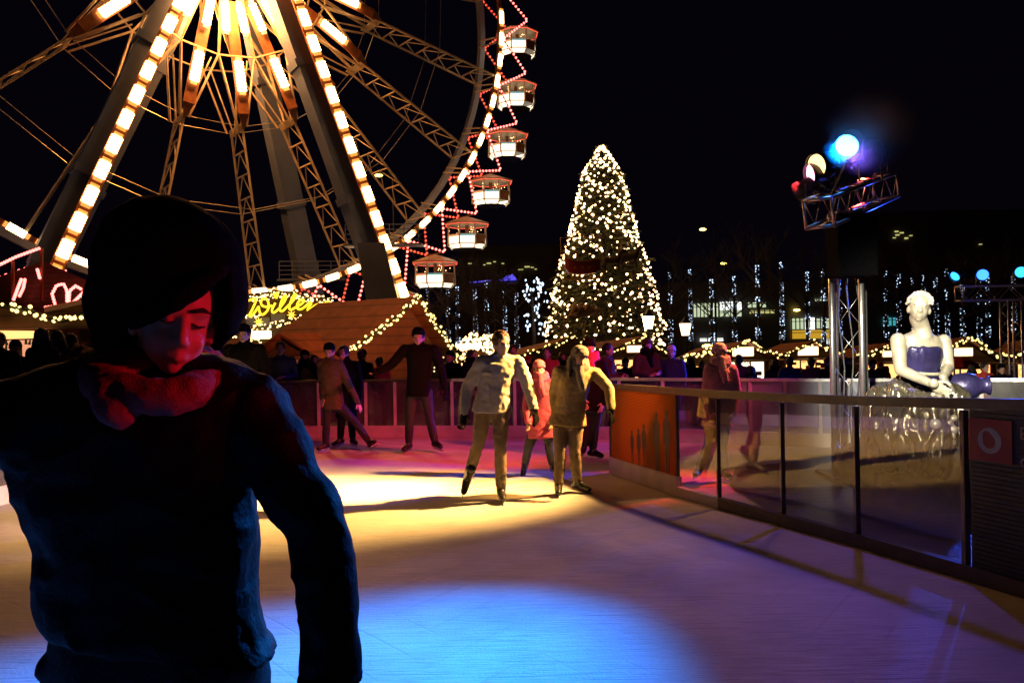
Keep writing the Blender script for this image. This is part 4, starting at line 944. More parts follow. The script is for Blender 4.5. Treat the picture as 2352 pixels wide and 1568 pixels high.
mb = MB(); mb.path([sc_ + V((x, -.1, z)) for x, z in ((-1.45, 2.0), (-1.4, .5), (-1.3, -3.0), (-1.35, -6.4))], .035, 5); mb.path([sc_ + V((x, -.1, z)) for x, z in ((-1.45, 2.0), (1.6, 2.05))], .03, 5); mb.build("mounting_pole", M['woodl'], sl)
for i, (px, py, lab) in enumerate(((1405, 600, "dark reindeer figure nearest the red sleigh on the fir"), (1445, 592, "dark reindeer figure leading ahead on the fir's right side"))):
    c = P(px, py, 55.3); rd = thing("reindeer", lab, "reindeer", c, "reindeer figures on the fir")
    mb = MB(); q = lambda x, z, y=0: c + V((x * .8, y, z * .8))
    mb.chain([q(-.55, .1), q(0, .05), q(.5, .15)], [.24, .25, .27]); mb.chain([q(.55, .25), q(.8, .75), q(.95, .9)], [.2, .13, .13]); mb.cap(q(.95, .9), q(1.2, .78), .12, .07)
    for x, y in ((-.5, -.12), (-.5, .12), (.45, -.12), (.45, .12)): mb.chain([q(x, 0, y), q(x + (.08 if x > 0 else -.12), -.4, y), q(x + (.25 if x > 0 else -.05), -.85, y)], [.12, .07, .045])
    mb.cap(q(-.7, .2), q(-.82, .1), .06, .03); mb.union("body", M['fur'], rd, .05, 2)
    mb = MB()
    for s in (-1, 1):
        mb.path([q(.9, 1.0, s * .06), q(.82, 1.3, s * .2), q(.9, 1.6, s * .28)], .025, 5); mb.path([q(.84, 1.25, s * .18), q(1.02, 1.42, s * .24)], .02, 5)
    mb.build("antler", M['woodl'], rd)
c = P(1345, 712, 55.0); sk = thing("sack_bundle", "heap of lumpy pale sacks mounted low on the lit fir", "sacks", c)
mb = MB(); rnd = random.Random(9)
for k in range(26): mb.ball(c + V((rnd.uniform(-1, 1) * (1 - .2 * (k % 3)), rnd.uniform(-.3, .3), rnd.uniform(-.3, .35))), rnd.uniform(.2, .3), 0, 2)
mb.chain([c + V((-1.1, 0, -.42)), c + V((1.0, 0, -.25))], [.14, .14]); mb.union("sacks", M['sack'], sk, .05, 1)
mb = MB()
for x in (-.3, .5): mb.path([c + V((x + .3, -.1, -.4)), c + V((x, -.1, -2.9))], .04, 5)
mb.build("prop", M['woodl'], sk)

# ------------------------------------------------------------------ lamp posts
def lantern(px, py, Y, lab, glass, r_):
    c = P(px, py, Y); gz = plaza_z(c.x, c.y); t = thing("lamp_post", lab, "lamp post", (c.x, c.y, gz), "lantern posts")
    mb = MB(); mb.path([V((c.x, c.y, z)) for z in (gz, gz + .3, gz + .35, c.z - r_ * 1.6)], [.12, .12, .06, .045], 10); mb.build("post", M['dark'], t)
    mb = MB(); rg = [[c + V((math.cos(k * PI / 3) * a, math.sin(k * PI / 3) * a, z)) for k in range(6)] for a, z in ((r_ * .55, -r_ * 1.2), (r_ * .9, r_ * .6))]
    mb.loft(rg); mb.build("lantern", glass, t)
    mb = MB(); mb.loft([[c + V((math.cos(k * PI / 3) * a, math.sin(k * PI / 3) * a, z)) for k in range(6)] for a, z in ((r_ * 1.15, r_ * .62), (r_ * .5, r_ * 1.1), (.03, r_ * 1.6))]); mb.build("cap", M['dark'], t)
    return t
lantern(1489, 736, 36, "lamp post with a glaring warm lantern in front of the lit fir", M['g_lant'], .31)
lantern(1574, 752, 42, "lamp post with a pale box lantern beside the long-roofed market hut", M['g_hut'], .35)
def street(px, py, Y, lab):
    c = P(px, py, Y); gz = -1.1; t = thing("street_lamp", lab, "street lamp", (c.x, c.y, gz), "yellow street lamps")
    mb = MB(); mb.path([V((c.x + 1.4, c.y, gz)), V((c.x + 1.4, c.y, c.z - .4)), V((c.x + 1.1, c.y, c.z + .05)), V((c.x, c.y, c.z + .1))], .09, 6); mb.build("pole", M['dark'], t)
    mb = MB(); mb.ball(c, (.42, .25, .16), 0, 2); mb.build("lamp_head", M['g_street'], t)
street(870, 403, 80, "yellow street lamp shining through the wheel's spokes")
street(1614, 527, 95, "high yellow street lamp in the dark sky to the right of the fir")
street(1662, 605, 110, "small yellow street lamp above the light-wrapped trees by the office")
street(1830, 712, 100, "flat yellow street lamp beside the office windows")
street(1625, 795, 60, "low white street lamp between two hut roofs")

# ------------------------------------------------------------------ bare trees wrapped in cold lights
def tree_proto(seed, n):
    rnd = random.Random(seed); t = thing("bare_tree", "x", "tree", (0, 0, 0), "light-wrapped bare trees")
    mb = MB(); tr = [V((rnd.uniform(-.1, .1), 0, z)) for z in (0, 2, 4, 6, 8)]; mb.path(tr, [.22, .19, .16, .13, .08], 8); mb.build("trunk", M['bark'], t)
    mb = MB()
    def br(p, d, L, r_, dep):
        q = p + d * L; mb.tube(p, q, r_, r_ * .6, 4, cap=False)
        if dep:
            for k in range(3): br(lerp(p, q, rnd.uniform(.5, 1)), (d + V((rnd.uniform(-.8, .8), rnd.uniform(-.8, .8), rnd.uniform(-.1, .5)))).normalized(), L * .65, r_ * .55, dep - 1)
    for k in range(9):
        a = rnd.random() * 2 * PI; br(V((0, 0, rnd.uniform(3, 8))), V((math.cos(a), math.sin(a), rnd.uniform(.5, 1.2))).normalized(), rnd.uniform(1.6, 2.8), .07, 3)
    mb.build("branches", M['bark'], t)
    mb = MB()
    for k in range(n):
        z = rnd.uniform(.8, 8.4); a = rnd.random() * 2 * PI; r_ = .26 - .015 * z
        if noise.noise(V((seed, z * .9, 0))) < -.08: continue
        mb.ball(V((r_ * math.cos(a), r_ * math.sin(a), z)), rnd.uniform(.025, .06), 0 if rnd.random() < .42 else 1, 1)
    mb.build("light_string", [M['g_cold'], M['g_colddim']], t)
    return t
TP = [tree_proto(11, 190), tree_proto(12, 120), tree_proto(13, 80), tree_proto(14, 260)]
used = [False] * 4
TX = [(985, 2), (1030, 1), (1052, 0), (1093, 2), (1119, 1), (1161, 3), (1188, 2), (1541, 1), (1587, 3), (1636, 0), (1688, 0), (1742, 0), (1797, 3), (1856, 0), (1893, 1), (1930, 2), (2036, 1), (2066, 2), (2098, 1), (2123, 0), (2151, 2), (2177, 1), (2212, 2), (2250, 1), (2270, 0), (2330, 2)]
TL = {0: "hidden by the gondola above the garlanded gable", 1: "second from the big hut's gable", 2: "third from the big hut's gable", 3: "dimly lit behind the fairy-lit stall", 4: "thinly lit above the fairy-lit stall", 5: "most brightly lit above the beige fleece skater's head", 6: "dim one beside the clustered star lights",
      7: "just right of the fir by the box lantern", 8: "brightly lit beside the box lantern", 9: "in front of the office's first lit windows", 10: "in the middle of the office's lit windows", 11: "thin one after the lit office windows", 12: "brightest one at the office windows' end", 13: "leaning one before the yellow office band", 14: "against the left leg of the lighting tower", 15: "between the legs of the lighting tower", 16: "dim one behind the figure's shoulder line", 17: "faint one over the figure's head", 18: "tall strand directly above the figure's head", 19: "strand just right of the figure's hair", 20: "dim strand right of the figure's head", 21: "short strand at the figure's shoulder", 22: "dim strand before the truss gate", 23: "under the deep blue gate lamp", 24: "bright strand between gate lamp and upright", 25: "behind the upright of the truss gate"}
for i, (px, k) in enumerate(TX):
    Y = 70 + (i * 37 % 11); p = P(px, 784, Y); top = (603 if px > 1700 and px < 1900 else 622 if px > 1500 else 650) + (i * 53 % 30) - 8
    H = P(px, top, Y).z + 1.1
    o = TP[k] if not used[k] else copy_thing(TP[k]); used[k] = True
    o.location = (p.x, Y, -1.1); o.rotation_euler = (0, 0, i * 1.7); o.scale = (1, 1, H / 8.4)
    o["label"] = "bare tree wrapped in cold white lights, " + TL[i]
lt = thing("bare_tree", "bare tree with large clustered cold star lights just beside the fir", "tree", (P(1225, 784, 66).x, 66, -1.1), "light-wrapped bare trees")
mb = MB(); b0 = V((P(1225, 784, 66).x, 66, -1.1)); mb.path([b0, b0 + V((.1, 0, 3)), b0 + V((0, 0, 6.4))], [.2, .15, .06], 8); mb.build("trunk", M['bark'], lt)
m2 = MB(); rnd = random.Random(21)
for cx, cy, n_, sx_, sy_ in ((1205, 668, 8, 5, 14), (1222, 672, 12, 7, 16), (1240, 662, 14, 7, 10), (1232, 715, 6, 5, 14), (1212, 740, 8, 5, 12), (1242, 748, 8, 6, 8), (1250, 690, 4, 6, 16)):
    mb = MB()
    for k in range(n_):
        p = P(cx + rnd.gauss(0, sx_), cy + rnd.gauss(0, sy_), 65.5 + rnd.uniform(-1, 1)); mb.ball(p, (rnd.uniform(.06, .11), .1, rnd.uniform(.08, .17)), 0, 1)
    mb.build("star_cluster", M['g_cold'], lt)
    m2.tube(b0 + V((0, 0, 3 + rnd.random() * 3)), P(cx, cy, 65.5), .05, .02, 5)
m2.build("branches", M['bark'], lt)

# ------------------------------------------------------------------ buildings far behind
OB = thing("office_building", "dark office block with pale lit window bands behind the light-wrapped trees", "building", (P(1750, 784, 100).x, 100, -1.1))
def wbox(px0, py0, px1, py1, Y, dep=.3):
    a, b = P(px0, py1, Y), P(px1, py0, Y); return (a + b) / 2 + V((0, dep / 2, 0)), (abs(b.x - a.x), dep, abs(b.z - a.z))
mb = MB(); c, s = wbox(1545, 640, 2075, 830, 100.4, 12); mb.box(c, s); mb.build("wall", M['concrete'], OB)
def win(par, px0, py0, px1, py1, Y, m, n=4):
    mb = MB(); c, s = wbox(px0, py0, px1, py1, Y, .2); mb.box(c, s); o = mb.build("window", M[m], par)
    mb = MB()
    for k in range(n + 1): mb.box(V((c.x - s[0] / 2 + s[0] * k / n, c.y - .15, c.z)), (.12, .1, s[2] + .1))
    mb.box(V((c.x, c.y - .152, c.z + s[2] * .22)), (s[0], .1, .08)); mb.build("window_frame", M['dark'], o)
for q in ((1592, 696, 1650, 728, 'g_off', 7), (1652, 692, 1704, 712, 'g_offw', 4), (1652, 713, 1704, 727, 'g_off', 4), (1716, 694, 1760, 706, 'g_off', 4), (1818, 731, 1846, 756, 'g_off', 3), (1847, 729, 1872, 757, 'g_offw', 2), (1874, 731, 1905, 754, 'g_off', 3), (1818, 757, 1916, 778, 'g_yel', 1), (1870, 685, 1912, 691, 'g_off', 4), (1606, 776, 1662, 784, 'g_offw', 3), (1888, 778, 1915, 790, 'g_offw', 2), (2030, 729, 2058, 748, 'g_teal', 3), (1720, 712, 1780, 720, 'g_far', 5)):
    win(OB, *q[:4], 100, q[4], q[5])
for lab, px0, px1, ytop, wins in (("dark tower block with a few yellow-lit windows beyond the wheel", 1060, 1330, 560, ((1075, 604, 1083, 606), (1118, 603, 1128, 606), (1133, 600, 1139, 602), (1152, 604, 1158, 606), (1110, 607, 1115, 609), (1190, 618, 1202, 620), (1205, 611, 1217, 614), (1219, 613, 1226, 615), (1228, 617, 1233, 619))),
                              ("dark tower block with faint lit windows beyond the fountain figure", 1990, 2352, 480, ((2056, 530, 2064, 533), (2068, 533, 2076, 536), (2058, 538, 2066, 541), (2079, 545, 2086, 549), (2090, 540, 2096, 542), (2052, 545, 2058, 547), (2250, 560, 2256, 562), (1996, 620, 2003, 622)))):
    tb = thing("tower_block", lab, "building", (P((px0 + px1) / 2, 784, 150).x, 150, -1.1), "far tower blocks")
    mb = MB(); c, s = wbox(px0, ytop, px1, 820, 150.5, 14); mb.box(c, s); mb.build("wall", M['concrete'], tb)
    for q in wins: mb = MB(); c, s = wbox(*q, 150, .3); mb.box(c, s); mb.build("window", M['g_far'], tb)
cn = thing("blue_canopy", "low canopy edged with a thin blue light tube beyond the fairy-lit stall", "canopy", (P(1130, 700, 90).x, 90, -1.1))
mb = MB(); mb.loft([[P(*q, 90) for q in ((1080, 648), (1190, 640), (1190, 652), (1080, 656))], [P(*q, 96) for q in ((1080, 648), (1190, 640), (1190, 652), (1080, 656))]]); mb.build("roof", M['concrete'], cn)
mb = MB(); mb.bar(P(1078, 649, 89.7), P(1130, 644, 89.7), .14); mb.bar(P(1140, 644, 89.7), P(1186, 642, 89.7), .14)
mb.add([P(1153, 641, 89.6), P(1186, 640, 89.6), P(1178, 630, 89.6), P(1164, 633, 89.6), P(1153, 641, 89.9), P(1186, 640, 89.9), P(1178, 630, 89.9), P(1164, 633, 89.9)], ((0, 1, 2, 3), (7, 6, 5, 4), (0, 4, 5, 1), (1, 5, 6, 2), (2, 6, 7, 3), (3, 7, 4, 0))); mb.build("blue_tube", M['g_blueline'], cn)
mb = MB()
for px in (1085, 1135, 1185): p = P(px, 650, 92); mb.tube(V((p.x, 92, -1.1)), p, .12)
mb.build("column", M['concrete'], cn)
# ------------------------------------------------------------------ people
def basis(f, up=V((0, 0, 1))):
    f = V(f).normalized(); r_ = f.cross(V(up)).normalized(); u = r_.cross(f).normalized(); return f, -r_, u
def head_geo(mb, c, f, r_, u, s=1, fine=False):
    B = lambda o, rad, n=3: mb.ball(c + r_ * o[0] * s + f * o[1] * s + u * o[2] * s, tuple(q * s for q in rad), 0, n, r_, f, u)
    B((0, -.008, .03), (.076, .096, .095)); B((0, .022, -.035), (.062, .068, .082)); B((0, .052, -.098), (.026, .026, .020))
    for e in (-1, 1):
        B((e * .077, -.005, -.022), (.012, .020, .032), 2); B((e * .030, .062, -.042), (.024, .020, .022), 2)
        B((e * .030, .083, .018), (.026, .012, .008), 2); B((e * .028, .079, -.004), (.012, .010, .008), 2)
        B((e * .011, .093, -.046), (.009, .011, .008), 2)
    p = lambda x, y, z: c + r_ * x * s + f * y * s + u * z * s
    mb.chain([p(0, .086, .012), p(0, .100, -.022), p(0, .108, -.040)], [.009 * s, .011 * s, .013 * s])
    for z, rr in ((-.066, .007), (-.077, .008)): mb.chain([p(-.020, .078, z), p(0, .087, z), p(.020, .078, z)], [rr * .7 * s, rr * s, rr * .7 * s])
def hand_geo(mb, w, d, side, s=1, curl=.5, nrm=None, fr=.0095):
    "w wrist, d pointing direction, side = thumb direction"
    d = d.normalized(); side = (side - d * side.dot(d)).normalized(); n = d.cross(side).normalized() if nrm is None else nrm
    c = w + d * .05 * s; mb.ball(c, (.042 * s, .055 * s, .017 * s), 0, 2, side, d, n)
    for k, (off, L) in enumerate(((.030, .070), (.010, .080), (-.011, .074), (-.031, .056))):
        a = w + d * .09 * s + side * off * s; pts = [a]; ang = 0
        for j, q in enumerate((.45, .32, .25)):
            ang += curl * (.5 + .12 * k); pts.append(pts[-1] + (d * math.cos(ang) + n * math.sin(ang)) * L * q * s)
        mb.chain(pts, [fr * s, fr * .95 * s, fr * .9 * s, fr * .8 * s])
    a = w + d * .03 * s + side * .035 * s
    mb.chain([a, a + (side * .8 + d * .6) * .032 * s, a + (side * .75 + d * 1.2 + n * .35) * .048 * s], [.013 * s, .011 * s, .009 * s])
def skate(par, K, A, toe, s=1, lift=None):
    dn = (A - K).normalized(); toe = V(toe); toe = (toe - dn * toe.dot(dn)).normalized() if lift is None else toe.normalized()
    if lift is not None: dn = (dn - toe * dn.dot(toe)).normalized()
    mb = MB(); heel = A + dn * .065 * s - toe * .05 * s; tip = A + dn * .072 * s + toe * .155 * s
    mb.chain([A - dn * .14 * s, A, A + dn * .03 * s], [.058 * s, .050 * s, .052 * s]); mb.chain([heel, A + dn * .055 * s + toe * .06 * s, tip], [.042 * s, .046 * s, .036 * s])
    o = mb.union("skate", M['boot'], par, .012, 3)
    sd = dn.cross(toe).normalized(); mb = MB(); c = A + dn * .128 * s + toe * .05 * s
    mb.box(c, (.30 * s, .006, .022 * s), toe, sd, dn); mb.box(c - dn * .02 * s - toe * .07 * s, (.05 * s, .02, .03 * s), toe, sd, dn); mb.box(c - dn * .02 * s + toe * .07 * s, (.05 * s, .02, .03 * s), toe, sd, dn)
    mb.build("blade", M['blade'], o)
def ring(c, X, Y, a, b, n=20, p=2.4):
    out = []
    for k in range(n):
        t = 2 * PI * k / n; ct, st = math.cos(t), math.sin(t)
        out.append(c + X * a * math.copysign(abs(ct) ** (2 / p), ct) + Y * b * math.copysign(abs(st) ** (2 / p), st))
    return out
def human(label, J, s=1.0, f=(0, -1, 0), tilt=(0, 0, 1), jacket='char', trousers='jeans', hat=None, hair='haird', longhair=False, scarf=None, glove=None, hem=.10, flare=1.0,
          toes=None, lift=(None, None), group="skaters on the ice", voxel=.014, wr=.006, feet=True, legr=1.0, slim=1.0, eyes=True, curl=.5, hood=False):
    base = V((J['pel'].x, J['pel'].y, min(J['aL'].z, J['aR'].z) - .14 * s if 'aL' in J else J['pel'].z - .95 * s))
    t = thing("person", label, "person", base, group)
    fh, rh, uh = basis(f, tilt); H = J['head']
    sx = (J['sR'] - J['sL']).normalized(); nk = (J['sL'] + J['sR']) / 2 + V((0, 0, .055 * s)); pel = J['pel']; sp = (nk - pel).normalized(); fy = sx.cross(sp).normalized(); fy = fy if fy.y < 0 else -fy
    hw = (J['sR'] - J['sL']).length / 2
    hL = J.get('hL', pel - sx * .09 * s); hR = J.get('hR', pel + sx * .09 * s)
    # body: one continuous surface
    mb = MB(); head_geo(mb, H, fh, rh, uh, s); mb.chain([H - uh * .06 * s - fh * .01, nk - V((0, 0, .03))], [.052 * s, .056 * s])
    mb.loft([ring(lerp(nk, pel, q), sx, fy, a * s, b * s, 14) for q, a, b in ((.02, .06, .05), (.12, min(.13, hw / s * .8), .07), (.5, .12, .08), (1.0, .125, .09))])
    for a, b, c in (('sL', 'eL', 'wL'), ('sR', 'eR', 'wR')):
        mb.chain([J[a], J[b], J[c]], [.045 * s, .036 * s, .027 * s])
        d = (J[c] - J[b]).normalized(); hand_geo(mb, J[c], J.get('f' + a[1], d), fy * .6 + sx * (.6 if a == 'sL' else -.6), s, curl)
    for h, k, a in ((hL, 'kL', 'aL'), (hR, 'kR', 'aR')):
        mb.chain([h, J[k], J[a]], [.07 * s, .045 * s, .032 * s])
    mb.union("body", M['skin'], t, min(voxel, .011), 2)
    if eyes:
        for e in (-1, 1):
            mb = MB(); mb.ball(H + rh * e * .030 * s + fh * .084 * s + u_(uh, .002 * s), (.011 * s, .007 * s, .006 * s), 0, 2, rh, fh, uh); mb.build("eye", M['ink'], t, True)
    # jacket
    mb = MB(); low = pel - sp * hem * s
    prof = ((-.02, .075, .07), (.04, hw / s * .72, .085), (.13, hw / s * .98, .115), (.32, .175 * slim, .132), (.62, .160 * slim, .125), (.9, .172 * slim, .132))
    rg = [ring(lerp(nk, pel, q), sx, fy, a * s, b * s) for q, a, b in prof]; rg.append(ring(low, sx, fy, .180 * s * flare * slim, .140 * s * flare)); mb.loft(rg)
    for a, b, c in (('sL', 'eL', 'wL'), ('sR', 'eR', 'wR')):
        m_ = lerp(J[a], J[b], .5)
        mb.chain([J[a], m_, J[b], lerp(J[b], J[c], .55), J[c]], [.078 * s, .072 * s, .063 * s, .056 * s, .048 * s])
    mb.chain([J['sL'], nk - V((0, 0, .035 * s)), J['sR']], [.062 * s, .078 * s, .062 * s]); mb.cap(nk - V((0, 0, .03 * s)), lerp(nk, H, .33), .075 * s, .068 * s)
    if hood: mb.chain([H - uh * .10 * s - fh * .05 * s, nk - fy * .09 * s], [.085 * s, .08 * s])
    mb.union("jacket", M[jacket], t, voxel, 3, wr, 7 / s, random.random() * 9, V((1, 1, 1.45)))
    # trousers
    mb = MB(); mb.cap(hL, hR, .098 * s * legr); mb.ball(pel, (.15 * s, .11 * s, .12 * s), 0, 3, sx, fy, sp)
    for h, k, a in ((hL, 'kL', 'aL'), (hR, 'kR', 'aR')):
        m_ = lerp(h, J[k], .5); a2 = lerp(J[k], J[a], .93)
        mb.chain([h, m_, J[k], lerp(J[k], J[a], .5), a2], [.092 * s * legr, .082 * s * legr, .064 * s * legr, .062 * s * legr, .056 * s * legr])
    mb.union("trousers", M[trousers], t, voxel, 3, wr * .7, 8 / s, random.random() * 9, V((1, 1, 1.6)))
    if feet:
        toes = toes or ((0, -1, 0), (0, -1, 0))
        for (k, a), T, lf in zip((('kL', 'aL'), ('kR', 'aR')), toes, lift): skate(t, J[k], J[a], T, s, lf)
    if glove:
        for a, b, c in (('sL', 'eL', 'wL'), ('sR', 'eR', 'wR')):
            mb = MB(); d = (J[c] - J[b]).normalized(); mb.cap(J[c] - d * .03 * s, J[c] + d * .02 * s, .042 * s)
            hand_geo(mb, J[c], J.get('f' + a[1], d), fy * .6 + sx * (.6 if a == 'sL' else -.6), s * 1.12, curl, None, .0125); mb.union("glove", M[glove], t, .008, 2)
    P3 = lambda x, y, z: H + rh * x * s + fh * y * s + uh * z * s
    if hair:
        mb = MB(); mb.ball(P3(0, -.022, .038), (.093 * s, .102 * s, .102 * s), 0, 3, rh, fh, uh); mb.ball(P3(0, -.055, -.02), (.072 * s, .055 * s, .075 * s), 0, 3, rh, fh, uh)
        if longhair:
            for e in (-1, 1): mb.chain([P3(e * .07, -.01, .02), P3(e * .085, .0, -.08), P3(e * .085, .03, -.20)], [.03 * s, .035 * s, .028 * s])
            mb.chain([P3(0, -.07, 0), P3(0, -.08, -.18)], [.07 * s, .06 * s])
        mb.union("hair", M[hair], t, .009, 1, .010, 22)
    if hat:
        ft, rt, ut = fh, rh, uh; uu = (uh * .95 - fh * .30).normalized(); ff = (fh - uu * fh.dot(uu)).normalized(); mb = MB()
        rg = [ring(H + uu * z * s + fh * .012 * s, rt, ff, a * s, b * s, 18, 2) for z, a, b in ((.020, .084, .103), (.024, .094, .113), (.062, .095, .114), (.066, .090, .108), (.100, .084, .100), (.128, .062, .074), (.146, .022, .026))]
        mb.loft(rg); mb.union("hat", M[hat], t, .009, 2, .003, 26)
    if scarf:
        mb = MB(); c = lerp(nk, H, .28)
        for q, rr, dz in ((0, .098, -.02), (1, .088, .035)):
            pts = [c + sx * rr * s * math.cos(k * PI / 6) + fy * rr * s * 1.05 * math.sin(k * PI / 6) + V((0, 0, dz * s + .018 * s * math.sin(k * 1.7 + q))) for k in range(13)]
            mb.chain(pts, [.042 * s] * 13)
        mb.chain([c + fy * .1 * s, c + fy * .14 * s - V((0, 0, .12 * s)), c + fy * .13 * s + sx * .03 * s - V((0, 0, .24 * s))], [.045 * s, .05 * s, .04 * s])
        mb.union("scarf", M[scarf], t, .011, 2, .006, 20)
    return t
def u_(a, b): return a * b
def JP(Y, **k):
    return {n: P(v[0], v[1], Y + (v[2] if len(v) > 2 else 0)) for n, v in k.items()}

human("skater in a pale beige fleece and tan trousers with black gloves, striding",
      JP(8.05, head=(1152, 789, -.02), sL=(1107, 832), sR=(1190, 832, .05), eL=(1072, 892, .05), wL=(1066, 950, -.06), eR=(1213, 888, .10), wR=(1226, 938, .02), pel=(1130, 925, .05),
         hL=(1110, 945, .05), hR=(1151, 945, .05), kL=(1100, 1015, .02), aL=(1076, 1092, .18), kR=(1149, 1022, -.04), aR=(1151, 1120, 0)),
      s=.99, f=(.42, -1, -.05), jacket='beige', trousers='tan', hair='hairb', glove='knit', hem=.09, toes=((-.25, -.75, -.9), (.12, -1, 0)), lift=(1, None), slim=1.08, wr=.011, voxel=.012, scarf=None)
human("skater in a khaki jacket, grey beanie and bulky grey scarf with one arm held out",
      JP(8.35, head=(1330, 822, -.06), sL=(1285, 853), sR=(1367, 858, .04), eL=(1272, 905, .14), wL=(1276, 948, .06), eR=(1399, 893, -.02), wR=(1404, 940, -.12), pel=(1306, 955, .05),
         hL=(1288, 972, .05), hR=(1322, 974, .05), kL=(1287, 1035, -.03), aL=(1283, 1109, 0), kR=(1320, 1038, .02), aR=(1326, 1102, .12)),
      s=.93, f=(.38, -1, -.28), tilt=(.18, 0, 1), jacket='khaki', trousers='tan', hair='haird', longhair=True, hat='grey', scarf='grey', glove='knit', hem=.10, flare=1.18, toes=((-.05, -1, 0), (.75, -.7, 0)), wr=.009, voxel=.012, legr=1.05, slim=1.05)
human("youngster in a pink beanie and rose jacket skating between the two nearest adults",
      JP(9.5, head=(1238, 848), sL=(1218, 884), sR=(1266, 882), eL=(1209, 930), wL=(1212, 968, -.1), eR=(1278, 928), wR=(1270, 965, -.1), pel=(1244, 970),
         hL=(1228, 982), hR=(1260, 982), kL=(1213, 1030, -.03), aL=(1205, 1070, .15), kR=(1261, 1030), aR=(1269, 1068)),
      s=.82, f=(.05, -1, -.15), jacket='rosej', trousers='jeans', hair='hairb', hat='pinkw', scarf='rosej', hem=.22, flare=1.15, toes=((-.2, -.8, -.8), (.3, -1, 0)), lift=(1, None), slim=1.1)
human("skater in black with a black cap standing feet apart, arms spread, before the big hut",
      JP(11.85, head=(961, 774), sL=(930, 803), sR=(996, 803), eL=(898, 838, -.1), wL=(872, 852, -.2), eR=(1013, 845), wR=(1022, 890, -.1), pel=(962, 890),
         hL=(945, 902), hR=(979, 902), kL=(941, 962, -.05), aL=(939, 1014), kR=(987, 960, -.05), aR=(998, 1010)),
      s=1.07, f=(0, -1, -.1), jacket='knit', trousers='jeans', hair='haird', hat='knit', hem=.12, toes=((-.3, -1, 0), (.6, -1, 0)), glove='knit')
human("dark-capped skater with one leg stretched out sideways before the outer fence",
      JP(12.1, head=(757, 806), sL=(737, 833), sR=(778, 835), eL=(741, 880), wL=(741, 915, -.1), eR=(800, 880), wR=(822, 925, -.05), pel=(765, 925),
         hL=(755, 930), hR=(777, 930), kL=(750, 972, -.05), aL=(748, 1015), kR=(815, 968), aR=(846, 1012)),
      s=.95, f=(-.1, -1, -.3), jacket='brown', trousers='jeans', hair='haird', hat='knit', toes=((-.6, -1, 0), (.9, -.8, 0)), hem=.1)
human("dark-haired skater in a black coat close behind the stretching skater's shoulder",
      JP(12.5, head=(789, 812), sL=(776, 838), sR=(818, 838), eL=(770, 880), wL=(772, 915, -.1), eR=(826, 880), wR=(824, 920), pel=(796, 925),
         hL=(786, 930), hR=(808, 930), kL=(784, 970, -.05), aL=(782, 1005), kR=(808, 970), aR=(810, 1005)),
      s=.95, f=(-.3, -1, -.2), jacket='char', trousers='char', hair='haird', hem=.25, toes=((-.6, -1, 0), (.6, -1, 0)))
human("dark-clothed skater mostly hidden behind the khaki-jacketed skater's outstretched arm",
      JP(11.0, head=(1352, 800), sL=(1332, 835), sR=(1382, 838), eL=(1325, 890), wL=(1340, 920, -.1), eR=(1395, 890), wR=(1385, 925, -.1), pel=(1358, 925),
         hL=(1345, 935), hR=(1370, 935), kL=(1345, 985), aL=(1340, 1025), kR=(1366, 985), aR=(1362, 1030)),
      s=1.0, f=(.3, -1, -.1), jacket='char', trousers='jeans', hat='knit', scarf='rosej', toes=((-.3, -1, 0), (.9, -.8, 0)), hem=.1)
human("hooded skater in a mauve jacket gliding behind the acrylic fence",
      JP(9.0, head=(1652, 812), sL=(1630, 846), sR=(1680, 848), eL=(1622, 900), wL=(1632, 945, -.1), eR=(1692, 900), wR=(1684, 950, -.1), pel=(1648, 952),
         hL=(1636, 964), hR=(1662, 964), kL=(1628, 1020), aL=(1606, 1076), kR=(1660, 1020), aR=(1664, 1078)),
      s=.90, f=(-.4, -1, -.2), jacket='purp', trousers='jeans', hat='purp', scarf='purp', toes=((-.5, -1, 0), (.2, -1, 0)), hem=.15, hood=True, flare=1.1)
human("tall person with a dark cap and orange-lit face right behind the hatted man's shoulder",
      JP(11.2, head=(560, 768), sL=(527, 802), sR=(597, 802), eL=(512, 862), wL=(525, 900, -.15), eR=(612, 862), wR=(600, 900, -.15), pel=(562, 900),
         hL=(545, 912), hR=(580, 912), kL=(544, 975), aL=(542, 1030), kR=(582, 975), aR=(584, 1030)),
      s=1.10, f=(.15, -1, -.1), jacket='char', trousers='jeans', hat='knit', hem=.15, toes=((-.3, -1, 0), (.3, -1, 0)))

# ---- spectators behind the fences: prototypes then copies
def std(kind):
    J = dict(head=V((0, 0, 1.63)), sL=V((-.185, .02, 1.43)), sR=V((.185, .02, 1.43)), pel=V((0, 0, .96)), hL=V((-.09, 0, .93)), hR=V((.09, 0, .93)), kL=V((-.10, -.03, .5)), kR=V((.10, -.03, .5)), aL=V((-.10, .02, .10)), aR=V((.10, .02, .10)))
    if kind == 0: J.update(eL=V((-.24, .03, 1.14)), wL=V((-.22, -.12, .94)), eR=V((.24, .03, 1.14)), wR=V((.22, -.12, .94)))
    if kind == 1: J.update(eL=V((-.25, .0, 1.15)), wL=V((-.10, -.26, 1.12)), eR=V((.25, 0, 1.15)), wR=V((.08, -.27, 1.16)))
    if kind == 2: J.update(eL=V((-.24, .03, 1.14)), wL=V((-.2, -.14, .95)), eR=V((.25, -.02, 1.16)), wR=V((.10, -.24, 1.34)))
    return J
def boots(t):
    for x in (-.1, .1):
        mb = MB(); mb.cap(V((x, .0, .16)), V((x, 0, .06)), .055); mb.chain([V((x, .03, .045)), V((x, -.14, .04))], [.045, .04]); mb.union("boot", M['boot'], t, .015, 2)
    return t
CG = "spectators and market visitors behind the rink"
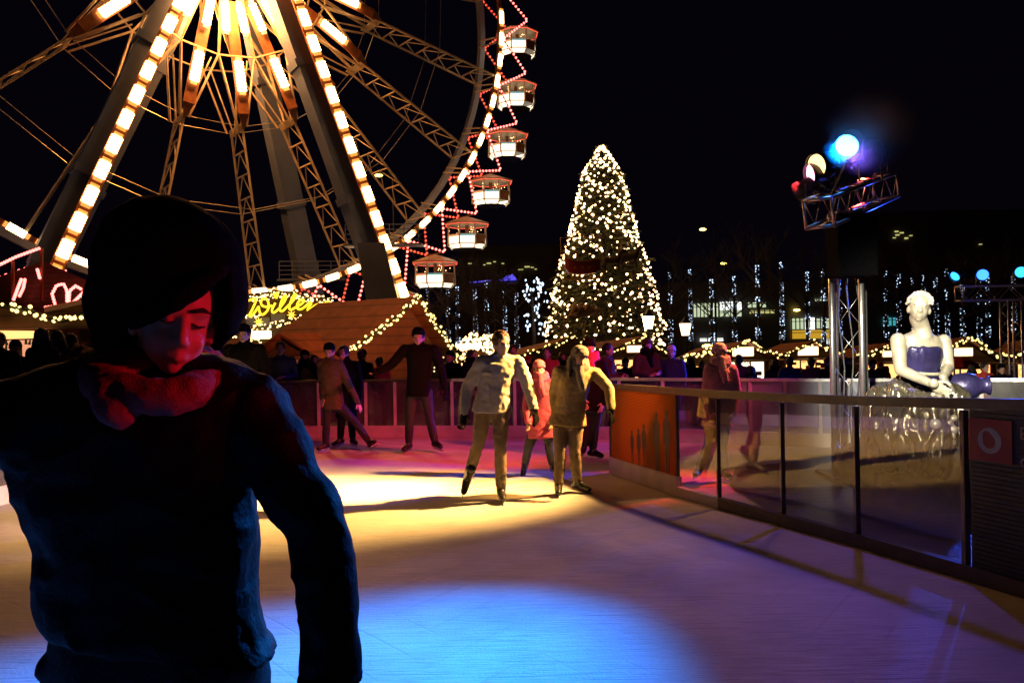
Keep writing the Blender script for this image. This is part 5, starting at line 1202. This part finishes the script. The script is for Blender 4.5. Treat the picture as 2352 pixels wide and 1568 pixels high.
PR = [boots(human("x", std(0), hat='knit', jacket='char', hem=.22, group=CG, voxel=.024, feet=False, eyes=False)),
      boots(human("x", std(1), hair='hairb', jacket='brown', hem=.15, group=CG, voxel=.024, feet=False, eyes=False)),
      boots(human("x", std(2), hair='haird', longhair=True, jacket='navy', hem=.3, scarf='grey', group=CG, voxel=.024, feet=False, eyes=False)),
      boots(human("x", std(1), hat='grey', jacket='olive', hem=.25, scarf='char', group=CG, voxel=.024, feet=False, eyes=False, hood=True))]
# px, py of the head, distance, prototype, turn, jacket, hat/hair, label
CR = [
 (36, 806, 15.0, 0, .5, 'navy', 'navy', "person in a dark peaked cap before the pale shelf of the low stall"),
 (-4, 790, 14.0, 1, .4, 'char', 'haird', "person cut off by the photo's edge beside the low stall"),
 (99, 782, 13.9, 2, 2.9, 'char', 'haird', "person with bushy dark hair seen from behind at the low brown stall"),
 (133, 786, 14.6, 2, 3.4, 'brown', 'haird', "second dark-haired person beside the bushy-haired one at the low stall"),
 (166, 792, 15.2, 1, 2.6, 'char', 'haird', "person half hidden by the hatted man's scarf at the low stall"),
 (20, 850, 18.5, 3, .3, 'white', 'white', "small figure in pale clothing under the peaked cap wearer's shoulder"),
 (644, 806, 14.6, 1, .25, 'navy', 'hairb', "fair-haired person in a dark jacket watching beside the menu poster"),
 (600, 826, 15.4, 0, -.2, 'char', 'knit', "dark capped onlooker between the tall skater and the fair-haired one"),
 (700, 824, 15.2, 3, .2, 'char', 'char', "onlooker in dark clothes right of the menu poster"),
 (722, 834, 14.8, 2, .4, 'olive', 'haird', "onlooker with long dark hair left of the stretching skater"),
 (832, 822, 15.6, 0, 2.8, 'char', 'knit', "dark figure at the serving hatch of the big hut"),
 (872, 836, 16.8, 1, 3.0, 'rosej', 'haird', "customer in a rose jacket in front of the big hut's lit hatch"),
 (1034, 824, 15.2, 0, -.5, 'char', 'knit', "dark onlooker under the big hut's far eave right of the black skater"),
 (1084, 822, 15.0, 2, .9, 'char', 'haird', "dark-haired person at the fence left of the beige fleece skater"),
 (1178, 812, 15.5, 1, .2, 'rosej', 'haird', "onlooker in a pink jacket just behind the beige fleece skater's shoulder"),
 (1256, 816, 15.2, 1, -.2, 'redj', 'haird', "onlooker in red above the youngster's pink beanie"),
 (1213, 834, 16.5, 3, .1, 'redj', 'redj', "red-hooded onlooker between beige fleece and pink beanie"),
 (1292, 826, 16.2, 2, .2, 'brown', 'haird', "long-haired onlooker left of the khaki skater's beanie"),
 (1397, 808, 14.6, 1, 1.1, 'brown', 'haird', "man in a brown coat turned sideways beside the khaki skater's scarf"),
 (1437, 838, 17.0, 0, .4, 'char', 'knit', "dark capped onlooker under the bright square gable lamp"),
 (1486, 800, 14.4, 3, .3, 'brown', 'brown', "tall hooded person in brown below the glaring lantern"),
 (1542, 814, 14.4, 0, -.3, 'navy', 'white', "person in a navy coat and pale hat left of the mauve skater"),
 (1586, 836, 16.2, 2, 2.8, 'char', 'haird', "dark-haired person seen from behind next to the pale-hatted one"),
 (1612, 842, 17.5, 1, .4, 'char', 'haird', "onlooker half covered by the mauve skater's hood"),
 (1697, 832, 15.5, 0, 2.9, 'redj', 'knit', "customer in a red jacket and dark cap at the word-board hut"),
 (1728, 858, 15.2, 3, 2.6, 'olive', 'olive', "stooping dark figure next to the red-jacketed customer"),
 (1780, 840, 16.2, 2, 3.0, 'brown', 'haird', "customer with dark hair in the gap between two lit hatches"),
 (1813, 836, 15.8, 1, 3.1, 'navy', 'haird', "broad man in a dark jacket before the second lit hatch"),
 (1863, 838, 16.0, 0, 3.0, 'redj', 'knit', "customer in a reddish coat and dark hat left of the tower leg"),
 (1903, 836, 15.6, 1, .5, 'char', 'hairb', "onlooker standing against the near leg of the lighting tower"),
 (1945, 838, 15.4, 2, .6, 'char', 'haird', "dark onlooker framed between the two legs of the lighting tower"),
 (2004, 842, 16.4, 0, .2, 'brown', 'knit', "onlooker between tower leg and the figure's bare arm"),
 (2022, 846, 17.0, 3, -.4, 'redj', 'redj', "red-clad onlooker tucked behind the figure's elbow"),
 (2262, 848, 15.0, 1, .2, 'redj', 'haird', "onlooker in red between the figure and the gate upright"),
 (2300, 852, 14.6, 0, -.2, 'char', 'knit', "dark onlooker just left of the gate upright"),
 (2232, 852, 16.2, 2, 2.8, 'char', 'haird', "dark-haired customer at the red goods behind the figure's jug"),
]
pu = [False] * 4
for px, py, Y, k, yaw, jk, hd, lab in CR:
    p = P(px, py, Y); gz = plaza_z(p.x, p.y); sc = (p.z - gz) / 1.63
    q = {'jacket': M[jk], 'hat': M[hd], 'hair': M[hd] if hd.startswith('hair') else M['haird'], 'scarf': M['char']}
    o = copy_thing(PR[k], mats=q)
    o["label"] = lab; o.location = (p.x, p.y, gz); o.rotation_euler = (0, 0, yaw); o.scale = (sc * .98, sc * .98, sc)
    if not .82 < sc < 1.18: print("crowd scale", lab, round(sc, 2))
def wipe(o):
    for ch in list(o.children): wipe(ch)
    bpy.data.objects.remove(o)
for o in PR: wipe(o)
# pink parasol behind the figure
pc = P(2205, 842, 20); pk = thing("parasol", "red-lit market parasol behind the bronze figure's shoulder", "parasol", (pc.x, pc.y, plaza_z(pc.x, pc.y)))
mb = MB(); mb.loft([[pc + V((math.cos(j * PI / 5) * a, math.sin(j * PI / 5) * a, z)) for j in range(10)] for a, z in ((.5, -.05), (.48, .0), (.25, .16), (.02, .24))]); mb.build("canopy", M['awning'], pk)
mb = MB(); mb.tube(V((pc.x, pc.y, plaza_z(pc.x, pc.y))), pc + V((0, 0, .2)), .025); mb.build("pole", M['dark'], pk)

# ------------------------------------------------------------------ the fountain figure
FG = 7.6
S_ = lambda x, y, dy=0: P(1869.8 + .2961 * x, 631.9 + .2961 * y, FG + dy)
fg = thing("fountain_statue", "seated bronze woman with braided hair and crossed hands above the acrylic fence", "statue", (S_(830, 930).x, FG, 0))
fh, rh, uh = basis((-.38, -1, .12), (.12, 0, 1)); Hd = S_(815, 252, -.02); hs = 1.20
mb = MB(); head_geo(mb, Hd, fh, rh, uh, hs)
mb.chain([Hd - uh * .10 - fh * .02, S_(832, 400, .02), S_(838, 480, .03)], [.078, .076, .10])
sL, sR = S_(650, 500, .02), S_(1005, 510, .06); sx = (sR - sL).normalized(); pelv = S_(830, 930, .12); nk = (sL + sR) / 2 + V((0, 0, .04)); sp = (nk - pelv).normalized(); fy = sx.cross(sp).normalized(); fy = fy if fy.y < 0 else -fy
mb.loft([ring(lerp(nk, pelv, q), sx, fy, a, b) for q, a, b in ((-.06, .085, .08), (0, .175, .095), (.12, .205, .115), (.3, .19, .13), (.62, .150, .115), (1.0, .19, .14))])
for e in (-1, 1): mb.ball(lerp(nk, pelv, .30) + sx * e * .085 + fy * .06, (.085, .07, .085), 0, 3)
eL, wL = S_(672, 735, -.08), S_(905, 838, -.32); mb.chain([sL, lerp(sL, eL, .5), eL, lerp(eL, wL, .5), wL], [.070, .068, .056, .050, .038])
eR, wR = S_(1040, 720, .02), S_(1000, 790, -.24); mb.chain([sR, lerp(sR, eR, .5), eR, wR], [.068, .064, .054, .038])
hand_geo(mb, wL, V((.75, -.25, -.55)), V((.3, -.6, .7)), 1.45, .42, None, .0105); hand_geo(mb, wR, V((.45, -.25, -.85)), V((-.7, -.5, .2)), 1.4, .38, None, .0105)
mb.union("body", M['bronze'], fg, .011, 3)
mb = MB(); B = lambda o, rad: mb.ball(Hd + rh * o[0] * hs + fh * o[1] * hs + uh * o[2] * hs, tuple(q * hs for q in rad), 0, 3, rh, fh, uh)
B((0, -.02, .045), (.083, .098, .088)); B((-.01, -.085, .10), (.035, .04, .035)); B((0, -.06, -.03), (.065, .05, .05))
for k in range(26):
    a = PI * (.02 + .96 * (k % 13) / 12); zz = .05 - .085 * (k // 13); rr = .083 + .004 * (k % 3)
    mb.ball(Hd + (rh * math.cos(a) * rr + uh * (math.sin(a) * .092 + .026) + fh * zz) * hs, .014 * hs, 0, 2)
mb.union("hair", M['bronze'], fg, .008, 1, .006, 24)
mb = MB(); mb.loft([ring(lerp(nk, pelv, q), sx, fy, a, b) for q, a, b in ((.135, .165, .115), (.18, .192, .146), (.3, .196, .152), (.45, .182, .14), (.62, .166, .130), (.98, .20, .155))])
mb.ball(lerp(nk, pelv, .33) + fy * .07, (.15, .085, .10), 0, 3, sx, fy, sp)
mb.union("bodice", M['bronzed'], fg, .011, 2, .010, 7, 3, V((1, 1, .5)))
mb = MB(); c = lerp(nk, pelv, .60)
rg = ring(c, sx, fy, .176, .138, 28); mb.chain(rg + rg[:1], [.018] * 29); mb.union("belt", M['bronze'], fg, .009, 1)
mb = MB(); kL, kR = S_(620, 955, -.34), S_(900, 1040, -.40)
mb.chain([pelv - sx * .12 - UP * .10, kL], [.15, .14]); mb.chain([pelv + sx * .12 - UP * .14, kR], [.15, .13])
aL, aR = S_(600, 1370, -.35), S_(860, 1400, -.45); mb.chain([kL, lerp(kL, aL, .5) - sx * .04, aL], [.16, .16, .20]); mb.chain([kR, aR], [.16, .19])
mb.chain([kL, S_(540, 1180, -.3), S_(520, 1330, -.25)], [.12, .13, .12]); mb.chain([S_(760, 980, -.4), S_(740, 1380, -.42)], [.10, .12])
mb.chain([pelv - sx * .2, S_(520, 960, .0), S_(490, 1200, .05)], [.18, .12, .13]); mb.chain([pelv + sx * .2, S_(1080, 980, -.1), S_(1020, 1240, -.2)], [.16, .14, .12])
mb.union("skirt", M['bronzes'], fg, .015, 2, .075, 5.5, 2, V((1.6, 1.2, .4)))
mb = MB(); cc = S_(950, 1150, -.42)
rnd = random.Random(5)
for k in range(60): mb.ball(cc + V((rnd.gauss(0, .10), rnd.gauss(0, .07), rnd.gauss(0, .13))), rnd.uniform(.02, .05), 0, 2)
mb.union("carved_fruit", M['bronze'], fg, .012, 1)
mb = MB(); jc = S_(1190, 862, .02); ax = V((.93, -.3, .05)).normalized(); jx, jy = frame(ax); rg = []
for q, r_ in ((-.20, .05), (-.17, .09), (-.1, .125), (.0, .135), (.07, .11), (.11, .075), (.15, .07), (.17, .09), (.185, .09)): rg.append(ring(jc + ax * q, jx, jy, r_, r_, 20, 2))
mb.loft(rg); mb.build("jug", M['bronzed'], fg, True)
mb = MB(); pb = V((S_(780, 900).x, FG + .1, 0))
for k in range(30):
    a = rnd.random() * 2 * PI; rr = rnd.random() ** .5; z = rnd.uniform(-.1, .52); mb.ball(pb + V((math.cos(a) * .48 * rr, math.sin(a) * .4 * rr, z * (1.1 - .35 * rr))), rnd.uniform(.18, .3), 0, 2)
mb.union("rock_seat", M['rock'], fg, .03, 1, .04, 5)
# ------------------------------------------------------------------ the man in the hat close to the camera
FM = 1.72
man = thing("person", "man in a big dark knitted hat, rose scarf and black jumper close to the camera", "person", (P(370, 1500, FM).x, FM, 0))
def rp2(yl, l, yr, r_, hd, yc=FM, n=28, p=2.5):
    a, b = P(l, yl, yc), P(r_, yr, yc); X = (b - a) / 2; return ring((a + b) / 2, X.normalized(), V((0, 1, 0)), X.length, hd, n, p)
mb = MB()
mb.loft([rp2(*q) for q in ((812, 215, 812, 470, .07), (834, 125, 832, 545, .09), (862, 62, 862, 592, .108), (905, 22, 905, 612, .122), (965, 15, 965, 606, .132), (1020, 22, 1020, 588, .136), (1076, 37, 1076, 577, .136), (1153, 53, 1153, 579, .134), (1216, 79, 1216, 588, .130), (1258, 96, 1258, 589, .130), (1348, 95, 1348, 585, .130), (1390, 97, 1400, 588, .135), (1418, 116, 1464, 606, .140), (1426, 130, 1512, 634, .142))])
mb.chain([P(575, 945, FM), P(652, 1075, 1.70), P(725, 1205, 1.68), P(748, 1330, 1.67), P(760, 1440, 1.66), P(759, 1556, 1.65)], [.088, .076, .070, .064, .063, .062])
mb.chain([P(70, 955, FM), P(-90, 995, 1.64), P(-260, 1010, 1.55), P(-420, 960, 1.42)], [.092, .088, .072, .058])
mb.union("jumper", M['mjump'], man, .008, 2, .010, 7, 4, V((1, 1, 1.3)))
mb = MB(); cq = P(759, 1552, 1.65); mb.chain([cq + V((.055 * math.cos(j * PI / 8), .055 * math.sin(j * PI / 8), 0)) for j in range(17)], [.013] * 17); mb.union("cuff", M['mknit'], man, .006, 1, .003, 60)
mb = MB(); hipL, hipR = P(245, 1545, FM + .02), P(490, 1545, FM + .02)
kL, kR, aL, aR = V((hipL.x - .05, 1.60, .50)), V((hipR.x + .05, 1.82, .50)), V((hipL.x - .08, 1.66, .135)), V((hipR.x + .1, 1.95, .135))
mb.loft([rp2(*q) for q in ((1400, 140, 1400, 590, .125), (1480, 130, 1480, 610, .13), (1568, 122, 1568, 614, .13), (1640, 126, 1640, 612, .12))]); mb.ball(P(118, 1525, FM - .02), (.022, .05, .035), 0, 3)
mb.chain([hipL, lerp(hipL, kL, .5), kL, lerp(kL, aL, .95)], [.115, .10, .075, .065]); mb.chain([hipR, lerp(hipR, kR, .5), kR, lerp(kR, aR, .95)], [.115, .10, .075, .065])
mb.union("trousers", M['jack'], man, .011, 3, .008, 8, 6, V((1, 1, 1.6)))
skate(man, kL, aL, (-.15, -1, 0)); skate(man, kR, aR, (.35, -1, 0))
HM = P(404, 730, 1.69); fm, rm, um = basis((.52, -.82, -.10), (.20, 0, 1))
mb = MB(); head_geo(mb, HM, fm, rm, um, 1.0); mb.chain([HM - um * .05 - fm * .02, P(350, 880, 1.72)], [.06, .065])
mb.loft([rp2(*q) for q in ((850, 240, 850, 450, .06), (900, 110, 900, 520, .09), (1100, 110, 1100, 500, .09), (1450, 180, 1450, 540, .09))])
hw = P(757, 1540, 1.65); mb.chain([P(575, 945, FM), P(725, 1205, 1.68), hw], [.05, .04, .032]); hand_geo(mb, hw, V((.02, .06, -1)), V((-.5, -.8, 0)), 1.06, .28)
mb.chain([P(70, 955, FM), P(-260, 1010, 1.55), P(-420, 960, 1.42)], [.05, .04, .03]); hand_geo(mb, P(-420, 960, 1.42), V((-.8, -.5, .2)), V((.3, -.6, .6)), 1.06, .3)
mb.chain([hipL, kL, aL], [.07, .05, .035]); mb.chain([hipR, kR, aR], [.07, .05, .035])
mb.union("body", M['skin'], man, .0065, 2)
for e in (-1, 1):
    mb = MB(); mb.chain([HM + rm * e * x + fm * y + um * z for x, y, z in ((.017, .089, -.004), (.030, .092, -.009), (.043, .083, -.006))], [.0022, .003, .0022]); mb.build("eyelash", M['haird'], man, True)
    mb = MB(); mb.chain([HM + rm * e * x + fm * y + um * z for x, y, z in ((.013, .094, .022), (.032, .094, .028), (.050, .080, .022))], [.004, .005, .003]); mb.build("eyebrow", M['haird'], man, True)
mb = MB(); mb.ball(P(386, 622, 1.72), (.158, .150, .150), 0, 4); mb.ball(P(372, 560, 1.74), (.128, .13, .105), 0, 4); mb.ball(P(300, 690, 1.74), (.085, .12, .12), 0, 3); mb.ball(P(500, 670, 1.72), (.060, .10, .10), 0, 3)
mb.ball(P(290, 775, 1.73), (.060, .09, .07), 0, 3); mb.chain([P(515, 700, 1.73), P(515, 745, 1.74), P(497, 792, 1.74)], [.045, .035, .016])
hatm = mb.union("tmp", M['mknit'], None, .009, 4, .005, 12, 2); me = hatm.data
POLY = [(316, 752), (360, 730), (440, 684), (500, 640), (526, 628), (530, 700), (505, 800), (480, 900), (300, 900), (306, 800)]
def inpoly(x, y):
    c = False
    for i in range(len(POLY)):
        (x1, y1), (x2, y2) = POLY[i - 1], POLY[i]
        if (y1 > y) != (y2 > y) and x < (x2 - x1) * (y - y1) / (y2 - y1) + x1: c = not c
    return c
bm = bmesh.new(); bm.from_mesh(me); kill = []
for v in bm.verts:
    d = v.co - cam.location; u, w_ = d.x / d.y, d.z / d.y; X_, Z_ = u * c_ - w_ * s_, u * s_ + w_ * c_
    if v.co.y < 1.725 and inpoly(1176 + X_ * FPX, 784 - Z_ * FPX): kill.append(v)
bmesh.ops.delete(bm, geom=kill, context='VERTS'); bm.to_mesh(me); bm.free()
hatm.name = "hat"; hatm.parent = man; hatm.matrix_parent_inverse = man.matrix_basis.inverted()
so = hatm.modifiers.new("s", 'SOLIDIFY'); so.thickness = .018; so.offset = -1
mb = MB(); mb.chain([P(304, 748, 1.64), P(348, 722, 1.595), P(400, 694, 1.572), P(450, 662, 1.578), P(496, 628, 1.605), P(522, 616, 1.66)], [.012, .018, .021, .021, .018, .010]); mb.union("brim", M['knit'], hatm, .007, 2, .003, 30)
mb = MB()
for pts, r_ in ((((190, 822, 1.75), (222, 858, 1.66), (290, 892, 1.60), (370, 904, 1.585), (440, 898, 1.60), (484, 876, 1.68), (500, 846, 1.80)), .028), (((205, 862, 1.68), (245, 896, 1.615), (310, 916, 1.58), (390, 922, 1.585), (450, 906, 1.63)), .026),
                (((215, 876, 1.67), (262, 902, 1.60), (330, 912, 1.585), (400, 912, 1.59), (452, 890, 1.645)), .034), (((250, 905, 1.60), (268, 938, 1.578)), .036), (((268, 938, 1.578), (276, 958, 1.577)), .024), (((300, 905, 1.59), (282, 945, 1.578)), .030)):
    q = [P(p[0], p[1], p[2] - .022) for p in pts]; mb.chain(q, [r_ * 1.08] * len(q))
q = [P(350, 860, 1.76) + V((.115 * math.cos(k * PI / 8), .10 * math.sin(k * PI / 8), .02)) for k in range(17)]; mb.chain(q, [.04] * 17)
mb.union("scarf", M['scarfr'], man, .008, 2, .006, 16, 3)
#PART4
# ------------------------------------------------------------------ puff of haze added to give the cyan lamp its halo
mb = MB(); smc = LB + V((.10, -.36, .06)); mb.ball((0, 0, 0), (.52, .40, .48), 0, 3)
hz = bpy.data.materials.new("halo_puff"); hz.use_nodes = True; n_ = hz.node_tree.nodes; L_ = hz.node_tree.links; n_.remove(n_["Principled BSDF"])
pv = n_.new("ShaderNodeVolumePrincipled"); pv.inputs["Color"].default_value = (0.85, 0.87, 0.95, 1); pv.inputs["Anisotropy"].default_value = 0.3
tc_ = n_.new("ShaderNodeTexCoord"); mp_ = n_.new("ShaderNodeMapping"); mp_.inputs["Scale"].default_value = (1 / .52, 1 / .40, 1 / .48)
gr_ = n_.new("ShaderNodeTexGradient"); gr_.gradient_type = 'QUADRATIC_SPHERE'; nz_ = n_.new("ShaderNodeTexNoise"); nz_.inputs["Scale"].default_value = 2.2
L_.new(tc_.outputs["Object"], mp_.inputs[0]); L_.new(mp_.outputs[0], gr_.inputs[0]); L_.new(tc_.outputs["Object"], nz_.inputs["Vector"])
mm_ = n_.new("ShaderNodeMath"); mm_.operation = 'MULTIPLY'; L_.new(gr_.outputs["Fac"], mm_.inputs[0]); L_.new(nz_.outputs["Fac"], mm_.inputs[1])
m3_ = n_.new("ShaderNodeMath"); m3_.operation = 'MULTIPLY'; m3_.inputs[1].default_value = 2.4; L_.new(mm_.outputs[0], m3_.inputs[0]); L_.new(m3_.outputs[0], pv.inputs["Density"])
L_.new(pv.outputs[0], n_["Material Output"].inputs["Volume"])
so_ = struct(mb.build("halo_puff", hz), "stuff"); so_.location = smc
